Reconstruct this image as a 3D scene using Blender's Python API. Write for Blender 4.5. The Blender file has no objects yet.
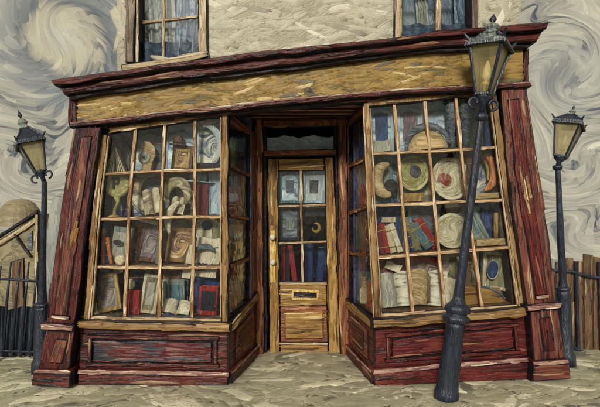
import bpy, bmesh, math, random
from mathutils import Vector, Matrix, noise
R = math.radians
random.seed(7)
scene = bpy.context.scene
COL = scene.collection

# ---------------------------------------------------------------- camera, world, sun, exposure
D = 4.2                      # metres from the lens to the shop window plane (y = 0)
PX = 110.0                   # picture units per metre on that plane
EYE = 1.57
cam_d = bpy.data.cameras.new('camera')
cam_d.sensor_width = 36.0
cam_d.lens = 36.0 * D / (600.0 / PX)
cam_d.shift_y = 8.5 / 600.0
cam_d.clip_start = 0.05
cam_d.clip_end = 3000
cam = bpy.data.objects.new('camera', cam_d)
cam.location = (0, -D, EYE)
cam.rotation_euler = (R(90), 0, 0)
COL.objects.link(cam)
scene.camera = cam

SUN_EL, SUN_AZ = 25.0, 13.0          # azimuth: degrees to the left of straight behind the camera
sun_d = bpy.data.lights.new('sun', 'SUN')
sun_d.energy = 1.5
sun_d.angle = R(11)
sun_d.color = (1.0, 0.95, 0.86)
sun = bpy.data.objects.new('sun', sun_d)
sd = Vector((-math.sin(R(SUN_AZ)) * math.cos(R(SUN_EL)), -math.cos(R(SUN_AZ)) * math.cos(R(SUN_EL)), math.sin(R(SUN_EL))))
sun.rotation_euler = sd.to_track_quat('Z', 'Y').to_euler()
sun.location = sd * 30
COL.objects.link(sun)

scene.view_settings.view_transform = 'Standard'
scene.view_settings.look = 'None'
scene.view_settings.gamma = 1
scene.view_settings.exposure = 0.92
scene.view_settings.use_curve_mapping = False


def lin(r, g, b):
    f = lambda c: c / 12.92 if c <= 0.04045 else ((c + 0.055) / 1.055) ** 2.4
    return (f(r / 255), f(g / 255), f(b / 255))


class NT:
    """Small helper for wiring shader nodes."""
    def __init__(self, tree):
        self.t = tree
        tree.nodes.clear()

    def n(self, typ, **kw):
        nd = self.t.nodes.new(typ)
        for k, v in kw.items():
            setattr(nd, k, v)
        return nd

    def l(self, a, b):
        self.t.links.new(a, b)

    def put(self, sock, v):
        if isinstance(v, bpy.types.NodeSocket):
            self.l(v, sock)
        else:
            sock.default_value = v

    def m(self, op, a, b=0.0, c=0.0, clamp=False):
        nd = self.n('ShaderNodeMath', operation=op, use_clamp=clamp)
        self.put(nd.inputs[0], a); self.put(nd.inputs[1], b); self.put(nd.inputs[2], c)
        return nd.outputs[0]

    def v(self, op, a, b=(0, 0, 0), scale=None):
        nd = self.n('ShaderNodeVectorMath', operation=op)
        self.put(nd.inputs[0], a)
        if op != 'LENGTH' and op != 'SCALE' and op != 'NORMALIZE':
            self.put(nd.inputs[1], b)
        if scale is not None:
            self.put(nd.inputs['Scale'], scale)
        return nd.outputs['Value'] if op in ('LENGTH', 'DISTANCE', 'DOT_PRODUCT') else nd.outputs[0]

    def noise(self, vec, scale, detail=2.0, rough=0.5, dist=0.0):
        nd = self.n('ShaderNodeTexNoise')
        self.put(nd.inputs['Vector'], vec)
        nd.inputs['Scale'].default_value = scale
        nd.inputs['Detail'].default_value = detail
        nd.inputs['Roughness'].default_value = rough
        nd.inputs['Distortion'].default_value = dist
        return nd

    def vor(self, vec, scale=1.0, feature='F1'):
        nd = self.n('ShaderNodeTexVoronoi', feature=feature)
        self.put(nd.inputs['Vector'], vec)
        nd.inputs['Scale'].default_value = scale
        return nd

    def sep(self, col):
        nd = self.n('ShaderNodeSeparateColor')
        self.l(col, nd.inputs[0])
        return nd.outputs

    def ramp(self, fac, stops, interp='LINEAR'):
        nd = self.n('ShaderNodeValToRGB')
        nd.color_ramp.interpolation = interp
        els = nd.color_ramp.elements
        while len(els) < len(stops):
            els.new(0.5)
        for e, (p, c) in zip(els, stops):
            e.position = p
            e.color = (*c, 1) if len(c) == 3 else c
        self.put(nd.inputs[0], fac)
        return nd.outputs[0]

    def mix(self, fac, a, b):
        nd = self.n('ShaderNodeMix', data_type='RGBA')
        self.put(nd.inputs[0], fac)
        self.put(nd.inputs[6], a if isinstance(a, bpy.types.NodeSocket) else (*a, 1))
        self.put(nd.inputs[7], b if isinstance(b, bpy.types.NodeSocket) else (*b, 1))
        return nd.outputs[2]

    def mapping(self, vec, scale=(1, 1, 1), loc=(0, 0, 0), rot=(0, 0, 0)):
        nd = self.n('ShaderNodeMapping')
        self.put(nd.inputs[0], vec)
        nd.inputs['Location'].default_value = loc
        nd.inputs['Rotation'].default_value = rot
        nd.inputs['Scale'].default_value = scale
        return nd.outputs[0]

    def rotate(self, vec, axis, angle, center=(0, 0, 0)):
        nd = self.n('ShaderNodeVectorRotate', rotation_type='AXIS_ANGLE')
        self.put(nd.inputs['Vector'], vec)
        nd.inputs['Center'].default_value = center
        nd.inputs['Axis'].default_value = axis
        self.put(nd.inputs['Angle'], angle)
        return nd.outputs[0]


# ---- the sky: Nishita daylight under swirling cloud
def pxdir(px, py):
    return Vector(((px - 300) / 462.0, 1.0, (212 - py) / 462.0)).normalized()


world = bpy.data.worlds.new('World')
scene.world = world
world.use_nodes = True
w = NT(world.node_tree)
tc = w.n('ShaderNodeTexCoord')
dirv = tc.outputs['Generated']
nishita = w.n('ShaderNodeTexSky', sky_type='NISHITA')
nishita.sun_disc = False
nishita.sun_elevation = R(SUN_EL)
nishita.sun_rotation = math.atan2(sd.x, sd.y)
vec = w.v('NORMALIZE', dirv)
raw = vec
# (centre, reach, twist)
SWIRLS = [((62, 42), 0.10, 2.0), ((566, 74), 0.07, -2.2), ((588, 165), 0.055, 2.0), ((18, 160), 0.06, -1.8),
          ((545, 128), 0.05, 1.8), ((104, 62), 0.045, -1.8), ((30, 98), 0.045, 1.6), ((575, 225), 0.05, -1.8),
          ((20, 215), 0.05, 1.6), ((535, 40), 0.04, 1.6), ((90, 15), 0.05, 1.5), ((560, 15), 0.05, -1.5)]
for (p, reach, twist) in SWIRLS:
    c = pxdir(*p)
    r_ = w.v('DISTANCE', vec, c)
    q = w.m('DIVIDE', r_, reach)
    a = w.m('MULTIPLY', w.m('EXPONENT', w.m('MULTIPLY', w.m('MULTIPLY', q, q), -1.0)), twist)
    vec = w.rotate(vec, c, a)
wn = w.noise(vec, 5.0, 2.0)
vec2 = w.v('ADD', vec, w.v('SCALE', w.v('SUBTRACT', wn.outputs['Color'], (.5, .5, .5)), scale=0.15))
st = w.mapping(vec2, (34, 60, 100), rot=(0, R(30), 0))
rgw = w.noise(st, 0.9, 1.0)
st = w.v('ADD', st, w.v('SCALE', w.v('SUBTRACT', rgw.outputs['Color'], (.5, .5, .5)), scale=1.1))
vo = w.vor(st, 1.0)
vo2 = w.vor(w.mapping(vec2, (16, 30, 46), loc=(2, 5, 1), rot=(0, R(-35), 0)), 1.0)
v2 = w.sep(vo2.outputs['Color'])
vr = w.sep(vo.outputs['Color'])
br = w.noise(w.mapping(vec2, (60, 90, 330), rot=(0, R(30), 0)), 1.0, 2.0)
big = w.noise(vec2, 6.5, 2.0)
val = w.m('ADD', w.m('MULTIPLY', vr[0], 0.52), w.m('MULTIPLY', br.outputs[0], 0.55))
val = w.m('ADD', val, w.m('MULTIPLY', v2[0], 0.40))
val = w.m('ADD', val, w.m('MULTIPLY', w.m('SUBTRACT', big.outputs[0], 0.5), 1.35))
val = w.m('SUBTRACT', val, 0.21, clamp=True)
clouds = w.ramp(val, [(0.0, lin(86, 90, 92)), (0.18, lin(140, 139, 130)), (0.38, lin(174, 168, 148)),
                      (0.58, lin(184, 179, 158)), (0.8, lin(202, 195, 168)), (1.0, lin(226, 219, 192))])
# pale eye with a blue-grey ring at the upper left, darker eye at the upper right
def eye(col, centre, r0, stops, fade):
    c = pxdir(*centre)
    rr = w.v('DISTANCE', raw, c)
    rr = w.m('ADD', rr, w.m('MULTIPLY', w.m('SUBTRACT', big.outputs[0], 0.5), 0.09))
    rr = w.m('ADD', rr, w.m('MULTIPLY', w.m('SUBTRACT', vr[1], 0.5), 0.022))
    q_ = w.m('DIVIDE', rr, r0, clamp=True)
    fac = w.ramp(q_, [(p_, (f_, f_, f_)) for p_, f_ in fade])
    fac = w.m('MULTIPLY', fac, w.m('ADD', 0.35, w.m('MULTIPLY', br.outputs[0], 0.9)), clamp=True)
    return w.mix(fac, col, w.ramp(q_, stops))
clouds = eye(clouds, (62, 42), 0.13, [(0.0, lin(214, 208, 184)), (0.38, lin(198, 188, 154)), (0.5, lin(104, 109, 112)),
                                      (0.8, lin(140, 144, 142)), (1, lin(170, 170, 160))],
             [(0, 0.75), (0.42, 0.7), (0.5, 0.95), (0.8, 0.7), (1, 0)])
clouds = eye(clouds, (566, 76), 0.075, [(0.0, lin(118, 120, 120)), (0.3, lin(150, 150, 144)), (0.5, lin(196, 192, 176)),
                                       (1, lin(168, 166, 156))],
             [(0, 0.8), (0.35, 0.6), (0.55, 0.6), (1, 0)])
SKY_STRENGTH = 0.1
scaled = w.v('SCALE', clouds, scale=5.2)
skymix = w.mix(0.993, nishita.outputs[0], scaled)
bg = w.n('ShaderNodeBackground')
w.l(skymix, bg.inputs[0])
bg.inputs[1].default_value = SKY_STRENGTH
wo = w.n('ShaderNodeOutputWorld')
w.l(bg.outputs[0], wo.inputs[0])

# ---------------------------------------------------------------- materials
AX = {'v': (1.0, 1.0, 0.15), 'h': (0.15, 1.0, 1.0), 'd': (0.8, 0.15, 1.0), 'n': (0.55, 0.55, 0.55), 'p': (0.3, 1.0, 1.0), 'g': (0.28, 0.75, 1.0)}


def paint(name, cols, ax='v', width=0.042, warp=0.03, rough=0.46, bump=0.45, patch=0.55, spec=0.3, swirl=0.0, angle=0.0, gain=1.0, flat=False, bris=0.2):
    """Thick brushed paint: long dabs of several tones with bristle relief.
    cols: sRGB tones from rare-dark to rare-light; ax: the way the brush ran."""
    m = bpy.data.materials.new(name)
    m.use_nodes = True
    t = NT(m.node_tree)
    tc = t.n('ShaderNodeTexCoord')
    p = tc.outputs['Object']
    if swirl:
        r_ = t.v('LENGTH', p)
        a = t.m('MULTIPLY', t.m('EXPONENT', t.m('MULTIPLY', r_, -9.0)), swirl)
        p = t.rotate(p, (0, 1, 0), a)
    if angle:
        p = t.rotate(p, (0, 1, 0), R(angle))
    wn = t.noise(p, 2.2, 1.0)
    p = t.v('ADD', p, t.v('SCALE', t.v('SUBTRACT', wn.outputs['Color'], (.5, .5, .5)), scale=warp * 2.6))
    k = 1.0 / width
    sc = tuple(s * k for s in AX[ax])
    # ragged dab outlines
    rg = t.noise(t.mapping(p, tuple(s * 1.3 for s in sc)), 1.0, 1.0)
    rag = t.v('SCALE', t.v('SUBTRACT', rg.outputs['Color'], (.5, .5, .5)), scale=0.7)
    va = t.vor(t.v('ADD', t.mapping(p, sc), rag))
    vb = t.vor(t.v('ADD', t.mapping(p, tuple(s * 1.6 for s in sc), loc=(3.3, 1.7, 5.1)), rag))
    vc = t.vor(t.v('ADD', t.mapping(p, tuple(s * 0.5 for s in sc), loc=(1.3, 4.7, 2.1)), rag))
    for q in (va, vb, vc):
        q.distance = 'CHEBYCHEV' if flat else 'EUCLIDEAN'
    ca = t.sep(va.outputs['Color']); cb = t.sep(vb.outputs['Color']); cc = t.sep(vc.outputs['Color'])
    brs = tuple(s * 3.4 if s > sc[0] * .3 and s > sc[2] * .3 else s * 1.6 for s in sc)
    br = t.noise(t.mapping(p, brs), 1.0, 2.0, 0.6)
    low = t.noise(p, 2.4, 2.0)
    top = t.m('GREATER_THAN', cb[1], 0.66)                       # where a second dab lies over the first
    mid = t.m('GREATER_THAN', cc[1], 0.55)
    b0 = t.m('ADD', t.m('MULTIPLY', ca[0], t.m('SUBTRACT', 1.0, mid)), t.m('MULTIPLY', cc[0], mid))
    base = t.m('ADD', t.m('MULTIPLY', b0, t.m('SUBTRACT', 1.0, top)), t.m('MULTIPLY', cb[0], top))
    val = t.m('ADD', t.m('MULTIPLY', base, 0.55), t.m('MULTIPLY', t.m('SUBTRACT', br.outputs[0], 0.5), bris))
    val = t.m('ADD', val, t.m('MULTIPLY', t.m('SUBTRACT', low.outputs[0], 0.5), patch * 1.5))
    val = t.m('ADD', val, 0.19, clamp=True)
    n = len(cols)
    stops = [(i / (n - 1) if n > 1 else 0, tuple(min(1, c * gain) for c in lin(*cols[i]))) for i in range(n)]
    col = t.ramp(val, stops)
    inv = lambda q: t.m('SUBTRACT', 1.0, q.outputs['Distance'])
    h = t.m('ADD', t.m('MULTIPLY', br.outputs[0], 0.55), t.m('MULTIPLY', inv(va), 0.4))
    h = t.m('ADD', h, t.m('MULTIPLY', t.m('MULTIPLY', top, inv(vb)), 0.55))
    h = t.m('ADD', h, t.m('MULTIPLY', mid, 0.12))
    bp = t.n('ShaderNodeBump')
    bp.inputs['Strength'].default_value = bump
    bp.inputs['Distance'].default_value = 0.03
    t.l(h, bp.inputs['Height'])
    bs = t.n('ShaderNodeBsdfPrincipled')
    t.l(col, bs.inputs['Base Color'])
    bs.inputs['Roughness'].default_value = rough
    bs.inputs['Specular IOR Level'].default_value = spec
    t.l(bp.outputs[0], bs.inputs['Normal'])
    o = t.n('ShaderNodeOutputMaterial')
    t.l(bs.outputs[0], o.inputs[0])
    return m


def rings(name, cols, scale=9.0, dist=5.0, centre=(0, 0, 0), rough=0.45, bump=0.5):
    """A print or glaze brushed in curls round a centre of its own."""
    m = bpy.data.materials.new(name)
    m.use_nodes = True
    t = NT(m.node_tree)
    tc = t.n('ShaderNodeTexCoord')
    p = t.v('SUBTRACT', tc.outputs['Object'], centre)
    nz = t.noise(p, 5.0, 1.0)
    p = t.v('ADD', p, t.v('SCALE', t.v('SUBTRACT', nz.outputs['Color'], (.5, .5, .5)), scale=0.09))
    for c, k in (((0.0, 0, 0.0), dist), ((.07, 0, .09), -dist * .7), ((-.08, 0, -.07), dist * .6)):
        r_ = t.v('DISTANCE', p, c)
        ang = t.m('MULTIPLY', t.m('EXPONENT', t.m('MULTIPLY', t.m('MULTIPLY', r_, r_), -190.0)), k * .75)
        p = t.rotate(p, (0, 1, 0), ang, c)
    bands = t.noise(t.mapping(p, (scale * .55, 1, scale * 2.3)), 1.0, 1.0)
    br = t.noise(t.mapping(p, (22, 22, 130)), 1.0, 2.0)
    vo = t.vor(t.mapping(p, (9, 30, 38)))
    vr = t.sep(vo.outputs['Color'])
    val = t.m('ADD', t.m('MULTIPLY', t.m('SUBTRACT', bands.outputs[0], .5), 2.0), t.m('MULTIPLY', t.m('SUBTRACT', br.outputs[0], .5), 0.5))
    val = t.m('ADD', val, t.m('MULTIPLY', t.m('SUBTRACT', vr[0], .5), 0.45))
    val = t.m('ADD', val, 0.48, clamp=True)
    n = len(cols)
    col = t.ramp(val, [(i / (n - 1), lin(*cols[i])) for i in range(n)])
    bp = t.n('ShaderNodeBump')
    bp.inputs['Strength'].default_value = bump
    bp.inputs['Distance'].default_value = 0.012
    t.l(t.m('ADD', br.outputs[0], t.m('MULTIPLY', val, .5)), bp.inputs['Height'])
    bs = t.n('ShaderNodeBsdfPrincipled')
    t.l(col, bs.inputs['Base Color'])
    bs.inputs['Roughness'].default_value = rough
    t.l(bp.outputs[0], bs.inputs['Normal'])
    o = t.n('ShaderNodeOutputMaterial')
    t.l(bs.outputs[0], o.inputs[0])
    return m


def glass(name, tint=(0.97, 0.985, 0.99), refl=0.0, rough=0.06, wav=0.3, ior=1.46, fk=1.0, frost=None):
    m = bpy.data.materials.new(name)
    m.use_nodes = True
    t = NT(m.node_tree)
    tc = t.n('ShaderNodeTexCoord')
    nz = t.noise(tc.outputs['Object'], 6.0, 1.0, 0.5, 1.2)
    bp = t.n('ShaderNodeBump')
    bp.inputs['Strength'].default_value = wav
    bp.inputs['Distance'].default_value = 0.02
    t.l(nz.outputs[0], bp.inputs['Height'])
    tr = t.n('ShaderNodeBsdfTransparent')
    tr.inputs[0].default_value = (*tint, 1)
    gl = t.n('ShaderNodeBsdfGlossy')
    gl.inputs['Roughness'].default_value = rough
    t.l(bp.outputs[0], gl.inputs['Normal'])
    fr = t.n('ShaderNodeFresnel')
    fr.inputs['IOR'].default_value = ior
    t.l(bp.outputs[0], fr.inputs['Normal'])
    f = t.m('ADD', t.m('MULTIPLY', fr.outputs[0], fk), refl, clamp=True)
    mx = t.n('ShaderNodeMixShader')
    t.l(f, mx.inputs[0]); t.l(tr.outputs[0], mx.inputs[1]); t.l(gl.outputs[0], mx.inputs[2])
    last = mx.outputs[0]
    if frost:
        df_ = t.n('ShaderNodeBsdfDiffuse'); df_.inputs[0].default_value = (*frost[1], 1)
        tl = t.n('ShaderNodeBsdfTranslucent'); tl.inputs[0].default_value = (*frost[1], 1)
        m1 = t.n('ShaderNodeMixShader'); m1.inputs[0].default_value = 0.5
        t.l(df_.outputs[0], m1.inputs[1]); t.l(tl.outputs[0], m1.inputs[2])
        m2 = t.n('ShaderNodeMixShader')
        nz2 = t.noise(t.mapping(tc.outputs['Object'], (14, 14, 5)), 1.0, 2.0)
        t.l(t.m('MULTIPLY', nz2.outputs[0], frost[0] * 2, clamp=True), m2.inputs[0])
        t.l(last, m2.inputs[1]); t.l(m1.outputs[0], m2.inputs[2])
        last = m2.outputs[0]
    o = t.n('ShaderNodeOutputMaterial')
    t.l(last, o.inputs[0])
    return m


DARK = (34, 24, 28)
MAR = [(20, 11, 15), (46, 22, 23), (68, 28, 27), (82, 34, 31), (96, 43, 37), (108, 62, 49), (134, 99, 77)]
M = {}
for a_ in 'vhd':
    M['maroon_' + a_] = paint('maroon_paint_' + a_, MAR, a_)
    M['red_' + a_] = paint('deep_red_paint_' + a_, [(20, 10, 13), (48, 16, 17), (74, 22, 23), (90, 26, 25), (100, 36, 31), (112, 58, 45), (136, 93, 70)], a_)
    M['plum_' + a_] = paint('plum_paint_' + a_, [(30, 15, 19), (66, 33, 31), (92, 47, 42), (110, 58, 49), (126, 72, 56), (140, 93, 68), (164, 122, 85)], a_)
    M['ochre_' + a_] = paint('ochre_wood_paint_' + a_, [(46, 30, 20), (98, 68, 34), (134, 98, 48), (152, 114, 58), (170, 132, 74), (188, 154, 98), (222, 196, 144)], a_)
    M['gold_' + a_] = paint('gold_frame_paint_' + a_, [(40, 28, 24), (94, 70, 44), (128, 98, 60), (144, 114, 72), (162, 134, 92), (188, 162, 118), (234, 216, 178)], a_)
    M['cream_' + a_] = paint('cream_bar_paint_' + a_, [(86, 62, 46), (140, 110, 78), (178, 150, 112), (200, 176, 140), (218, 198, 164), (242, 228, 202)], a_, width=0.02)
    M['brown_' + a_] = paint('brown_wood_paint_' + a_, [(40, 22, 20), (88, 50, 34), (122, 74, 46), (142, 92, 58), (164, 114, 74), (212, 172, 128)], a_)
    M['darkwood_' + a_] = paint('dark_wood_paint_' + a_, [(20, 16, 22), (44, 26, 28), (62, 34, 32), (72, 44, 40), (96, 62, 52)], a_)
for a_ in 'vh':
    M['door_' + a_] = paint('golden_door_paint_' + a_, [(50, 36, 24), (102, 74, 38), (134, 100, 50), (152, 116, 58), (172, 138, 76), (196, 164, 104), (240, 222, 178)], a_)
M['porch_h'] = paint('porch_ceiling_paint', [(120, 76, 64), (170, 116, 94), (196, 142, 116), (212, 166, 140), (230, 196, 172)], 'h')
M['edge'] = paint('near_black_outline_paint', [(14, 12, 18), (24, 18, 24), (34, 26, 30), (58, 44, 42)], 'n', bump=0.25)  # outlines and shadow gaps between members, put into the edge colour
M['black_h'] = paint('black_moulding_paint', [(24, 20, 28), (38, 30, 36), (48, 38, 44), (60, 48, 50), (92, 78, 76)], 'h')
M['ridge_h'] = paint('pale_ridge_paint', [(70, 44, 44), (116, 78, 72), (150, 112, 102), (176, 144, 128), (206, 184, 164), (232, 216, 196)], 'h', width=0.02)
M['fascia'] = paint('gold_signboard_paint', [(82, 78, 66), (108, 98, 70), (132, 110, 64), (148, 120, 66), (160, 130, 70), (174, 146, 86), (214, 192, 138)], 'p', width=0.055, warp=0.10, bump=0.9, patch=0.6, flat=True)
M['stucco'] = paint('pale_stucco_paint', [(146, 138, 118), (166, 159, 138), (178, 171, 150), (187, 180, 159), (198, 191, 170), (222, 216, 196)], 'p', width=0.05, warp=0.12, bump=0.7, rough=0.55, angle=24, flat=True)
M['stone'] = paint('tan_stone_paint', [(110, 92, 66), (152, 132, 98), (176, 156, 120), (196, 178, 144), (214, 200, 170)], 'h')
M['stone_v'] = paint('tan_stone_paint_upright', [(120, 104, 80), (168, 150, 118), (194, 178, 146), (208, 194, 164), (226, 216, 192)], 'v')
M['greybrown_v'] = paint('grey_brown_timber_paint', [(62, 48, 40), (100, 82, 68), (120, 102, 86), (140, 122, 104), (176, 160, 138)], 'v')
M['pavement'] = paint('pavement_paint', [(104, 104, 93), (140, 138, 120), (164, 160, 139), (178, 173, 148), (192, 186, 160), (208, 202, 175), (238, 231, 201)], 'n', width=0.075, warp=0.3, bump=0.7, patch=0.9, rough=0.5, bris=.3)
M['ground'] = paint('far_ground_paint', [(70, 72, 56), (104, 104, 80), (130, 126, 98), (150, 146, 118)], 'h', width=0.2, warp=0.5, rough=0.8)
M['navy_n'] = paint('navy_interior_paint', [(26, 32, 56), (46, 58, 92), (66, 80, 116), (88, 100, 126), (128, 140, 152)], 'v', width=0.04, warp=0.12, patch=0.8)
M['upstairs'] = paint('slate_blue_wall_paint', [(56, 66, 80), (86, 98, 112), (112, 124, 134), (140, 148, 150), (176, 178, 170)], 'v', width=.05, warp=.12, patch=.8)
M['interior'] = paint('dark_interior_paint', [(22, 18, 22), (40, 32, 36), (54, 44, 46), (70, 56, 54)], 'v', width=0.05)
M['shelf'] = paint('shelf_wood_paint', [(60, 42, 30), (102, 76, 50), (128, 98, 66), (152, 122, 84)], 'h', width=0.02)
M['iron'] = paint('blue_black_iron_paint', [(12, 13, 20), (18, 21, 32), (26, 31, 46), (30, 37, 52), (34, 42, 58), (40, 50, 68), (58, 74, 92), (112, 130, 144)], 'v', width=0.016, rough=0.34, spec=0.5, bump=0.3, patch=.25)  # palest tones are highlight streaks painted into the iron
M['iron_pale'] = paint('worn_grey_iron_paint', [(36, 42, 46), (82, 92, 92), (126, 136, 130), (160, 166, 154), (206, 208, 194)], 'v', width=0.016, rough=0.42, bump=0.3)
M['lampglass'] = glass('straw_lantern_glass', (0.98, 0.96, 0.86), 0.0, 0.2, 0.2, 1.2, 1.0, (.14, lin(242, 230, 182)))
M['lampglass_pale'] = glass('clear_lantern_glass', (0.98, 0.97, 0.92), 0.0, 0.2, 0.2, 1.2, 1.0, (.34, lin(226, 214, 174)))
M['blind'] = paint('blue_grey_panel_paint', [(120, 136, 154), (164, 180, 196), (196, 208, 216), (216, 224, 228), (236, 238, 236)], 'p', width=.03, warp=.1)
M['glass'] = glass('old_window_glass')
M['glass_side'] = glass('side_window_glass', ior=1.2, fk=.5)
M['glass_up'] = glass('upper_window_glass', (0.95, 0.97, 0.98), 0.0, 0.12, 0.1, 1.4, .04)
M['mantle'] = paint('white_mantle_paint', [(200, 190, 160), (226, 218, 190), (240, 234, 214)], 'v', width=0.02)
M['brass_v'] = paint('brass_paint', [(120, 92, 40), (182, 146, 70), (214, 182, 104), (234, 208, 140), (246, 232, 190)], 'v', width=0.02, rough=0.35)
M['ochrewall'] = paint('ochre_plaster_paint', [(84, 78, 60), (116, 108, 84), (138, 128, 98), (156, 146, 114), (180, 170, 138)], 'p', width=0.06, warp=0.3, angle=-30)
M['tanboard'] = paint('weathered_board_paint', [(54, 44, 36), (86, 68, 50), (108, 84, 62), (128, 104, 78), (160, 136, 106)], 'v', width=0.03)
M['rooftile'] = paint('brown_roof_paint', [(112, 100, 76), (136, 124, 96), (152, 140, 112), (170, 158, 130)], 'h', width=0.05)
M['bluegrey'] = paint('blue_grey_plaster_paint', [(96, 102, 104), (124, 130, 130), (144, 148, 144), (164, 166, 158), (186, 186, 174)], 'v', width=0.04)
M['navyboard'] = paint('navy_board_paint', [(18, 24, 34), (32, 42, 56), (46, 58, 70), (62, 72, 80), (100, 106, 104)], 'v', width=0.03)


def dab_paint(name, cols, rough=0.42):
    """One loaded brushful: nearly one tone, bristle lines only in the relief."""
    m = bpy.data.materials.new(name)
    m.use_nodes = True
    t = NT(m.node_tree)
    tc = t.n('ShaderNodeTexCoord')
    lowv = t.noise(tc.outputs['Object'], 9.0, 1.0)
    fine = t.noise(t.mapping(tc.outputs['Object'], (45, 90, 160)), 1.0, 2.0)
    n = len(cols)
    f = t.m('ADD', t.m('MULTIPLY', t.m('SUBTRACT', lowv.outputs[0], .5), 2.2), 0.5, clamp=True)
    col = t.ramp(f, [(i / (n - 1), lin(*cols[i])) for i in range(n)])
    bp = t.n('ShaderNodeBump')
    bp.inputs['Strength'].default_value = 0.5
    bp.inputs['Distance'].default_value = 0.01
    t.l(fine.outputs[0], bp.inputs['Height'])
    bs = t.n('ShaderNodeBsdfPrincipled')
    t.l(col, bs.inputs['Base Color'])
    bs.inputs['Roughness'].default_value = rough
    bs.inputs['Specular IOR Level'].default_value = 0.4
    t.l(bp.outputs[0], bs.inputs['Normal'])
    o = t.n('ShaderNodeOutputMaterial')
    t.l(bs.outputs[0], o.inputs[0])
    return m


FAM = {   # brushfuls laid over each paint: light, dark, main, second main
    'maroon': [[(122, 84, 66), (158, 128, 97)], [(22, 12, 16), (42, 21, 23)], [(78, 29, 28), (96, 41, 35)], [(64, 33, 31), (84, 45, 38)]],
    'red': [[(124, 72, 56), (158, 119, 90)], [(24, 10, 13), (46, 16, 17)], [(88, 25, 24), (102, 35, 30)], [(72, 25, 24), (86, 31, 28)]],
    'plum': [[(150, 115, 89), (184, 157, 118)], [(34, 21, 21), (60, 35, 33)], [(100, 56, 45), (116, 70, 54)], [(94, 60, 52), (112, 78, 63)]],
    'gold': [[(204, 180, 136), (232, 214, 176)], [(52, 36, 28), (86, 62, 40)], [(136, 102, 60), (158, 124, 78)], [(116, 84, 48), (138, 102, 60)]],
    'cream': [[(222, 202, 166), (242, 228, 202)], [(118, 88, 62), (146, 114, 80)], [(186, 158, 118), (204, 180, 142)], [(170, 140, 100), (190, 162, 122)]],
    'brown': [[(178, 130, 86), (212, 170, 124)], [(44, 26, 22), (74, 42, 32)], [(124, 76, 46), (142, 90, 56)], [(106, 58, 40), (124, 70, 46)]],
    'door': [[(206, 174, 112), (236, 212, 158)], [(66, 46, 28), (100, 72, 40)], [(146, 110, 54), (166, 128, 66)], [(126, 92, 46), (148, 108, 54)]],
    'darkwood': [[(96, 60, 48), (124, 84, 66)], [(16, 12, 18), (28, 18, 22)], [(62, 34, 32), (78, 44, 40)], [(50, 30, 34), (64, 40, 42)]],
    'fascia': [[(192, 166, 106), (222, 202, 150)], [(96, 88, 66), (118, 108, 80)], [(148, 118, 62), (166, 136, 74)], [(132, 110, 62), (152, 122, 66)]],
    'stucco': [[(208, 202, 182), (228, 222, 204)], [(150, 144, 126), (164, 158, 140)], [(184, 178, 158), (196, 190, 168)], [(174, 168, 148), (188, 180, 156)]],
    'ridge': [[(214, 196, 174), (234, 220, 200)], [(96, 62, 58), (124, 88, 80)], [(160, 126, 112), (184, 154, 138)], [(144, 108, 98), (168, 134, 120)]],
    'stone': [[(208, 192, 160), (226, 214, 186)], [(120, 100, 74), (146, 124, 92)], [(174, 154, 118), (190, 170, 134)], [(164, 142, 106), (180, 158, 122)]],
    'pavement': [[(214, 208, 179), (236, 230, 200)], [(112, 112, 101), (134, 132, 116)], [(172, 168, 144), (188, 183, 157)], [(156, 152, 131), (178, 172, 146)]],
    'patchpanel': [[(104, 76, 72), (134, 104, 96)], [(26, 32, 46), (44, 52, 68)], [(78, 26, 30), (94, 34, 36)], [(52, 54, 64), (72, 62, 66)]],
    'bluegrey': [[(176, 178, 168), (196, 196, 182)], [(104, 112, 114), (124, 130, 130)], [(146, 150, 146), (160, 162, 154)], [(134, 140, 138), (150, 154, 148)]],
    'tanboard': [[(150, 124, 94), (172, 146, 114)], [(48, 38, 32), (72, 56, 44)], [(108, 84, 62), (124, 98, 72)], [(94, 72, 54), (112, 88, 64)]],
    'greybrown': [[(158, 138, 116), (180, 162, 138)], [(66, 52, 44), (92, 74, 62)], [(120, 102, 86), (134, 116, 98)], [(108, 92, 78), (124, 106, 90)]],
}
FAMM = {}


def family(mat_name):
    key = mat_name.split('_')[0]
    if key not in FAM:
        return None
    if key not in FAMM:
        FAMM[key] = [dab_paint(key + '_' + nm + '_brushful', c) for nm, c in zip(('light', 'dark', 'main', 'second'), FAM[key])]
    return FAMM[key]


# ---------------------------------------------------------------- geometry helpers


def P(px, py, y=0.0):
    """A picture position at distance y behind the window plane, in metres."""
    s = (D + y) / D / PX
    return Vector(((px - 300) * s, y, EYE - (py - 212) * s))


def wob(p, a=0.006):
    n1 = noise.noise_vector(p * 1.9)
    n2 = noise.noise_vector(p * 8.0 + Vector((7, 3, 1)))
    return p + Vector((n1.x * a + n2.x * a * .5, n1.y * a * .3 + n2.y * a * .3, n1.z * a + n2.z * a * .5))


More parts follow.
